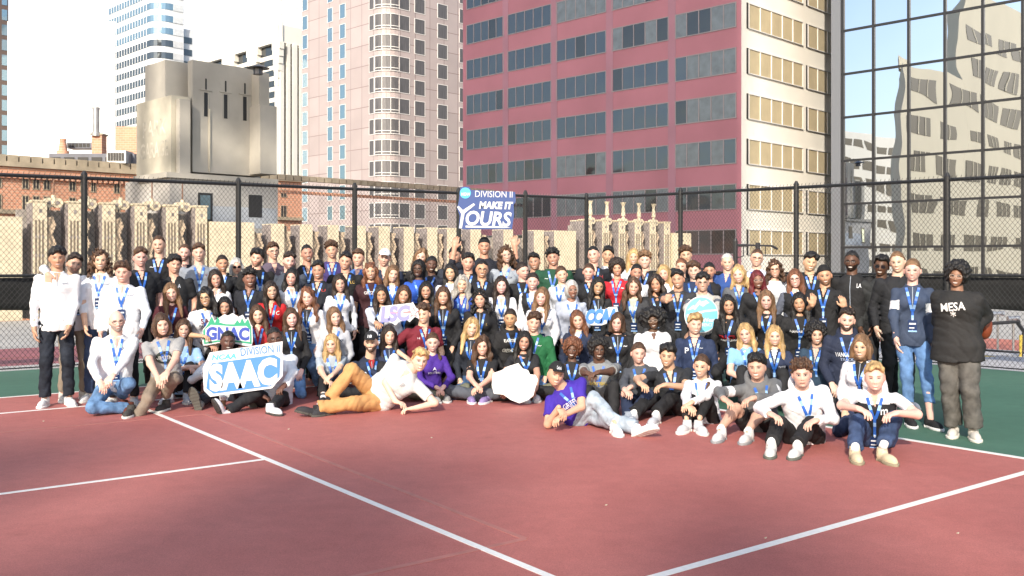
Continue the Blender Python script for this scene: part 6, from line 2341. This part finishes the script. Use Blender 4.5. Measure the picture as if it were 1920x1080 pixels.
P(1503, 701, 8.5, 'm', 1, 'cu', 'b', 'h', '#e6e7ec', 'L', 'seated man with curly brown hair in bright white hoodie and black trousers', near=1, bot='#111216', wide=.014, badge=0, bl=.35, vl=.6, smile=0, J={'pelvis': (1512, 822, 8.8), 'hl': (1458, 786, 8.05), 'hr': (1480, 792, 8.02), 'el': (1420, 765, 8.5), 'er': (1560, 780, 8.45), 'kl': (1440, 770, 8.4), 'kr': (1512, 780, 8.3), 'al': (1442, 838, 8.1), 'ar': (1484, 844, 8.0)}, sh='#cfd2cf', sole='#5b5f58', sock='#ececec', toel=(-.35, -1, 0), toer=(-.6, -1, 0))
P(1597, 490, 10.9, 'm', 5, 'cr', 'k', 'j', '#15171b', 'GB', 'tall bearded man with glasses in black jacket with small white chest letters', inner='#15171b', near=1, prints=[('LA', .1, .80, .05, .05, '#dfe1e4')])
P(1653, 499, 10.75, 'm', 5, 'sh', 'k', 'j', '#26292b', 'SL', 'man in sunglasses and dark leather jacket', inner='#14161a', near=1, bot='#101115')
P(1683, 492, 10.5, 'm', 1, 'cr', 'l', 'w', '#15171d', '', 'man with short fair hair half hidden behind the tall woman in navy', bot='#0f1014', sh='#d9d9db', smile=1, near=1)
P(1711, 507, 9.85, 'f', 1, 'pb', 'l', 'j', '#35435c', 'GL', 'tall woman in navy zip hoodie with white sleeve bands, cropped jeans and black trainers', near=1, inner='#35435c', open=0, tc2='#dfe1e6', bot='#5d83b4', denim=1, wide=.006, sh='#17191e', sole='#e2e2e2', crop=.38, J={'hl': (1681, 652, 9.7), 'hr': (1752, 655, 9.75), 'al': (1706, 782, 9.7), 'ar': (1745, 786, 9.75)}, toel=(-.2, -1, 0), toer=(.1, -1, 0), yaw=0, fyaw=-4, tilt=0, bl=.34, vl=.52, paleframe=1, smile=1)
P(1794, 517, 9.2, 'f', 4, 'ac', 'k', 'w', '#1d1d1e', 'G', 'woman in black lettered sweatshirt and wide grey jeans with hands in pockets', near=1, fat=1.22, hsz=.98, paleframe=1, bot='#55534f', denim=1, wide=.026, sh='#cbc6bd', sole='#dcd8ce', J={'hl': (1782, 640, 9.5), 'hr': (1806, 650, 9.12), 'al': (1788, 800, 9.15), 'ar': (1826, 806, 9.2), 'er': (1850, 598, 9.3)}, prints=[('MESA', .0, .75, .22, .08, '#e4e4e4', 6, {'offset': .02}), ('*', .0, .61, .05, .06, '#e4e4e4')], yaw=-12, tilt=-6, fyaw=-6, nohand='b', roomy=.03, toel=(-.6, -1, 0), toer=(-.3, -1, 0), hem=-.16)
P(1588, 600, 10.0, 'm', 1, 'sh', 'd', 'h', '#18233c', 'LB', 'bearded man in navy lettered hoodie kneeling behind the white fleece', near=1, prints=[('VANGUARD', 0, .64, .24, .05, '#dfe3ea'), ('TRACK', 0, .54, .14, .03, '#9aa8c4')], vl=.6, badge=0, bl=.5, fix=.4)
P(1615, 650, 9.25, 'f', 1, 'bb', 'l', 'j', '#e4e4ea', 'L', 'woman with short ash-brown hair in white fleece jacket behind the seated blond man', near=1, inner='#17181d', bot='#1d2a48', badge=2, vl=.6, bl=.5, pose='kneel', J={'pelvis': (1620, 770, 9.35)}, fix=.15)
P(1640, 707, 8.3, 'm', 1, 'sh', 'y', 'p', '#17191f', 'L', 'seated blond man in black polo with white shoulders and blue jeans at the front corner', near=1, tc2='#e2e3e8', yoke=1, bot='#33476b', denim=1, wide=.014, J={'pelvis': (1640, 820, 8.6), 'hl': (1628, 770, 7.85), 'hr': (1648, 772, 7.85), 'el': (1572, 765, 8.2), 'er': (1704, 765, 8.2), 'kl': (1598, 770, 8.1), 'kr': (1682, 772, 8.1), 'al': (1603, 846, 7.9), 'ar': (1650, 852, 7.82)}, sh='#cdbfa0', sole='#8f8670', sock='#e6e6e6', toel=(-.2, -1, 0), toer=(.1, -1, 0), prints=[('m', .08, .74, .06, .05, '#e4e4e8')], bl=.18, vl=.6, yaw=0, tilt=3)
# ================================================================ boards and signs held by the group
def board(name, label, cat, pts, d, m_, th=.010):
    c = np.mean(pts, axis=0)
    C = at(c[0], c[1], d)
    k = d / F_PX
    V, F4, F3 = prism([((x - c[0]) * k, -(y - c[1]) * k) for x, y in pts], -th, 0)
    W = np.stack([V[:, 0], -V[:, 2], V[:, 1]], 1)
    root = empty(name, C)
    tag(root, label, cat)
    b = mk("panel", W, [F4, F3], m_, root)
    root["_c"] = [float(c[0]), float(c[1]), float(k)]
    return root


def on_board(root, pts, lay, m_, name="emblem"):
    c0, c1, k = root["_c"]
    V, F4, F3 = prism([((x - c0) * k, -(y - c1) * k) for x, y in pts], 0, .002)
    W = np.stack([V[:, 0], -V[:, 2] - lay * .0026 - .0005, V[:, 1]], 1)
    return mk(name, W, [F4, F3], m_, root)


def on_text(root, body, x0, y0, x1, y1, lay, m_, rot=0, **kw):
    c0, c1, k = root["_c"]
    tv, tt = text_fit(body, (x1 - x0) * k, (y1 - y0) * k, rot=rot, **kw)
    X = tv[:, 0] + ((x0 + x1) / 2 - c0) * k
    Z = tv[:, 1] - ((y0 + y1) / 2 - c1) * k
    W = np.stack([X, np.full(len(X), -lay * .0026 - .002), Z], 1)
    return mk("lettering", W, [tt], m_, root)


def circ(x, y, rx, ry=None, n=28):
    ry = rx if ry is None else ry
    return [(x + rx * math.cos(2 * math.pi * i / n), y + ry * math.sin(2 * math.pi * i / n)) for i in range(n)]


BW = mat("sign white", (.66, .67, .70), .45)
B_NAVY = mat("sign navy", '#2f4a86', .45)
B_SKY = mat("sign sky blue", '#4fb6e8', .45)
B_BLUE = mat("sign bright blue", '#4b86dd', .45)
B_GREEN = mat("sign green", '#2e9d78', .45)
B_DGREEN = mat("sign dark green", '#1e6b57', .45)
B_ROYAL = mat("sign royal blue", '#3b50ab', .45)
B_LAV = mat("sign lavender", '#8f8fc8', .45)
B_PINK = mat("sign coral", '#e58a90', .45)
B_TEAL = mat("sign pale teal", '#79cbe6', .45)

# overhead board
r = board("campaign_board", "navy die-cut board with white lettering raised above the crowd", "sign",
          [(863, 352), (866, 350), (880, 350), (883, 356), (966, 360), (967, 378), (963, 384), (964, 402), (960, 430), (868, 430), (860, 428), (862, 405), (857, 390), (860, 378)], 13.45, B_NAVY)
on_board(r, circ(872.5, 362, 10.3), 1, B_SKY)
on_text(r, "NCAA", 864.5, 361, 881, 367, 2, BW, offset=.05, shear=.2)
on_text(r, "DIVISION II", 891, 358, 961, 370, 1, BW, rot=-1)
on_text(r, "MAKE IT", 898, 378, 962, 392, 1, BW, rot=-1, offset=.05, shear=.15)
on_text(r, "OURS", 873, 396, 959, 424, 1, BW, rot=-2, offset=.03, shear=.15)
# hand-brushed Y
on_board(r, [(857, 388), (860, 386), (868, 394), (888, 381), (891, 384), (871, 400), (866, 428), (861, 428), (865, 401)], 1, BW)
on_board(r, [(873, 423), (940, 424.5), (958, 427), (940, 427.5), (873, 426.5)], 1.5, BW)

# big white board in front
d = 10.85
r = board("committee_board", "big white cut-out board with light-blue outlined block letters held by two seated men", "sign",
          [(393, 661), (530, 640), (529, 660), (531, 665), (530, 705), (510, 728), (394, 744), (382, 732), (380, 690), (386, 678)], d, BW)
on_text(r, "NCAA", 397, 664, 443, 674, 1, B_SKY, rot=4, offset=.03, shear=.2)
on_text(r, "DIVISION II", 451, 649, 525, 664, 1, B_BLUE, rot=6, offset=.01)
on_board(r, [(398, 681), (514, 665), (526, 672), (524, 706), (508, 724), (400, 738), (387, 728), (391, 696)], 1, B_BLUE)
on_text(r, "SAAC", 391, 676, 522, 728, 2, BW, rot=6.5, offset=.06, shear=.12, space=1.0)

# green mountain sign
d = 11.85
base = [(381, 648), (379, 640), (380, 618), (386, 611), (389, 605), (392, 603), (397, 589), (402, 601), (410, 596), (421, 589), (427, 592), (436, 587), (447, 594), (455, 590), (461, 600), (465, 594), (470, 608), (473, 612), (474, 640), (472, 648), (462, 649), (440, 644), (410, 643), (390, 647)]
r = board("mountain_sign", "green and white mountain-and-pines cut-out sign with blue block letters", "sign", base, d, BW)
on_board(r, [(383, 645), (381, 620), (390, 608), (397, 593), (403, 606), (408, 594), (415, 606), (418, 600), (423, 608), (440, 608), (445, 600), (450, 606), (454, 596), (459, 606), (465, 598), (471, 613), (472, 645), (440, 641), (408, 641)], 1, B_GREEN)
on_board(r, [(411, 604), (428, 591), (437, 589), (446, 599), (436, 596), (441, 606), (420, 607)], 2, BW)
on_board(r, [(386, 642), (385, 617), (396, 609), (440, 612), (462, 611), (469, 618), (469, 641), (440, 638), (408, 638)], 2, BW)
on_text(r, "GNAC", 387, 613, 468, 638, 3, B_ROYAL, rot=-1, offset=.05)

# star sign
d = 11.95
base = [(711, 603), (708, 599), (714, 577), (716, 574), (771, 568), (774, 566), (780, 577), (785, 580), (784, 586), (786, 598), (778, 594), (768, 604), (763, 600), (748, 603), (742, 610), (735, 606), (725, 603)]
r = board("star_sign", "white cut-out sign with lavender letters and a coral star", "sign", base, d, BW)
on_text(r, "LSC", 712, 573, 770, 603, 1, B_LAV, rot=4, offset=.055, shear=.2)
st = []
for i in range(10):
    a = -math.pi / 2 + i * math.pi / 5
    rr = 11 if i % 2 == 0 else 4.8
    st.append((775.5 + rr * math.cos(a), 586 + rr * math.sin(a)))
on_board(r, st, 1, B_PINK)
st2 = [(775.5 + (x - 775.5) * .62, 586 + (y - 586) * .62) for x, y in st]
on_board(r, st2, 2, BW)
on_board(r, [(722, 587), (746, 585), (746, 587)], 2, B_PINK)
on_board(r, [(756, 584.5), (770, 583), (770, 586.5), (756, 587)], 2, B_PINK)

# blue letter sign
r = board("blue_letter_sign", "white-edged cut-out sign of slanted sky-blue letters", "sign",
          [(1099, 584), (1120, 580), (1135, 580), (1141, 576), (1157, 575), (1160, 590), (1156, 608), (1140, 606), (1128, 610), (1108, 610), (1097, 600)], 12.25, BW)
on_text(r, "CCAA", 1098, 579, 1157, 607, 1, B_BLUE, rot=2, offset=.07, shear=.25, space=.9)

# round teal sign
d = 12.05
r = board("round_sign", "round pale-teal sign with white mountains and lettering held beside the black-haired man with glasses", "sign", circ(1315, 590, 32, 34.5, 40), d, BW)
on_board(r, circ(1315, 590, 30.3, 32.7, 40), 1, B_TEAL)
on_board(r, [(1288, 582), (1300, 572), (1302, 574), (1312, 562), (1314, 566), (1324, 563), (1330, 568), (1326, 569), (1318, 575), (1311, 571), (1303, 581), (1299, 579)], 2, BW)
on_board(r, [(1287, 590), (1305, 585), (1325, 581), (1344, 580), (1344, 583), (1322, 585), (1304, 590), (1288, 597)], 2, BW)
on_text(r, "NorthWest", 1291, 596, 1341, 604, 2, BW, offset=.03)
on_text(r, "CONFERENCE", 1295, 606, 1336, 612, 2, BW, offset=.02)

# blank white cut-out, seen from its back
r = board("blank_cutout_sign", "blank white back of a jagged cut-out sign resting on crossed legs", "sign",
          [(924, 700), (941, 694), (950, 688), (962, 684), (972, 681), (980, 691), (990, 694), (994, 702), (1004, 703), (1009, 712), (1004, 726), (1000, 742), (990, 750), (974, 756), (958, 750), (944, 740), (926, 738), (922, 722)], 11.2, mat("blank white board", (.85, .85, .83), .5, noise=3, var=.02))

# paper cup
g0 = gnd(418, 762)
r = empty("paper_cup", g0)
tag(r, "white-lidded paper coffee cup standing on the court under the big white board", "cup")
m = MB(); m.tube((0, 0, 0), (0, 0, .075), .028, .034, n=18); m.build("sleeve", mat("brown sleeve", (.24, .16, .10), .7), r, smooth=False)
m = MB(); m.tube((0, 0, .0752), (0, 0, .11), .0345, .040, n=18); m.tube((0, 0, .1102), (0, 0, .122), .043, .040, n=18); m.build("lid", BW, r)
# orange handbag behind the black sweatshirt woman
c = at(1846, 612, 9.5)
V, Q = nets(lambda P: ell(P, c, np.eye(3), (.07, .08, .13)), c - .2, c + .2, .014)
b = mk("handbag", V, [Q], mat("rust leather", '#7a3a22', .5), smooth=True, loc=c)
tag(b, "rust-brown leather handbag hanging behind the woman with wide grey jeans", "handbag")
# wristbands and phone
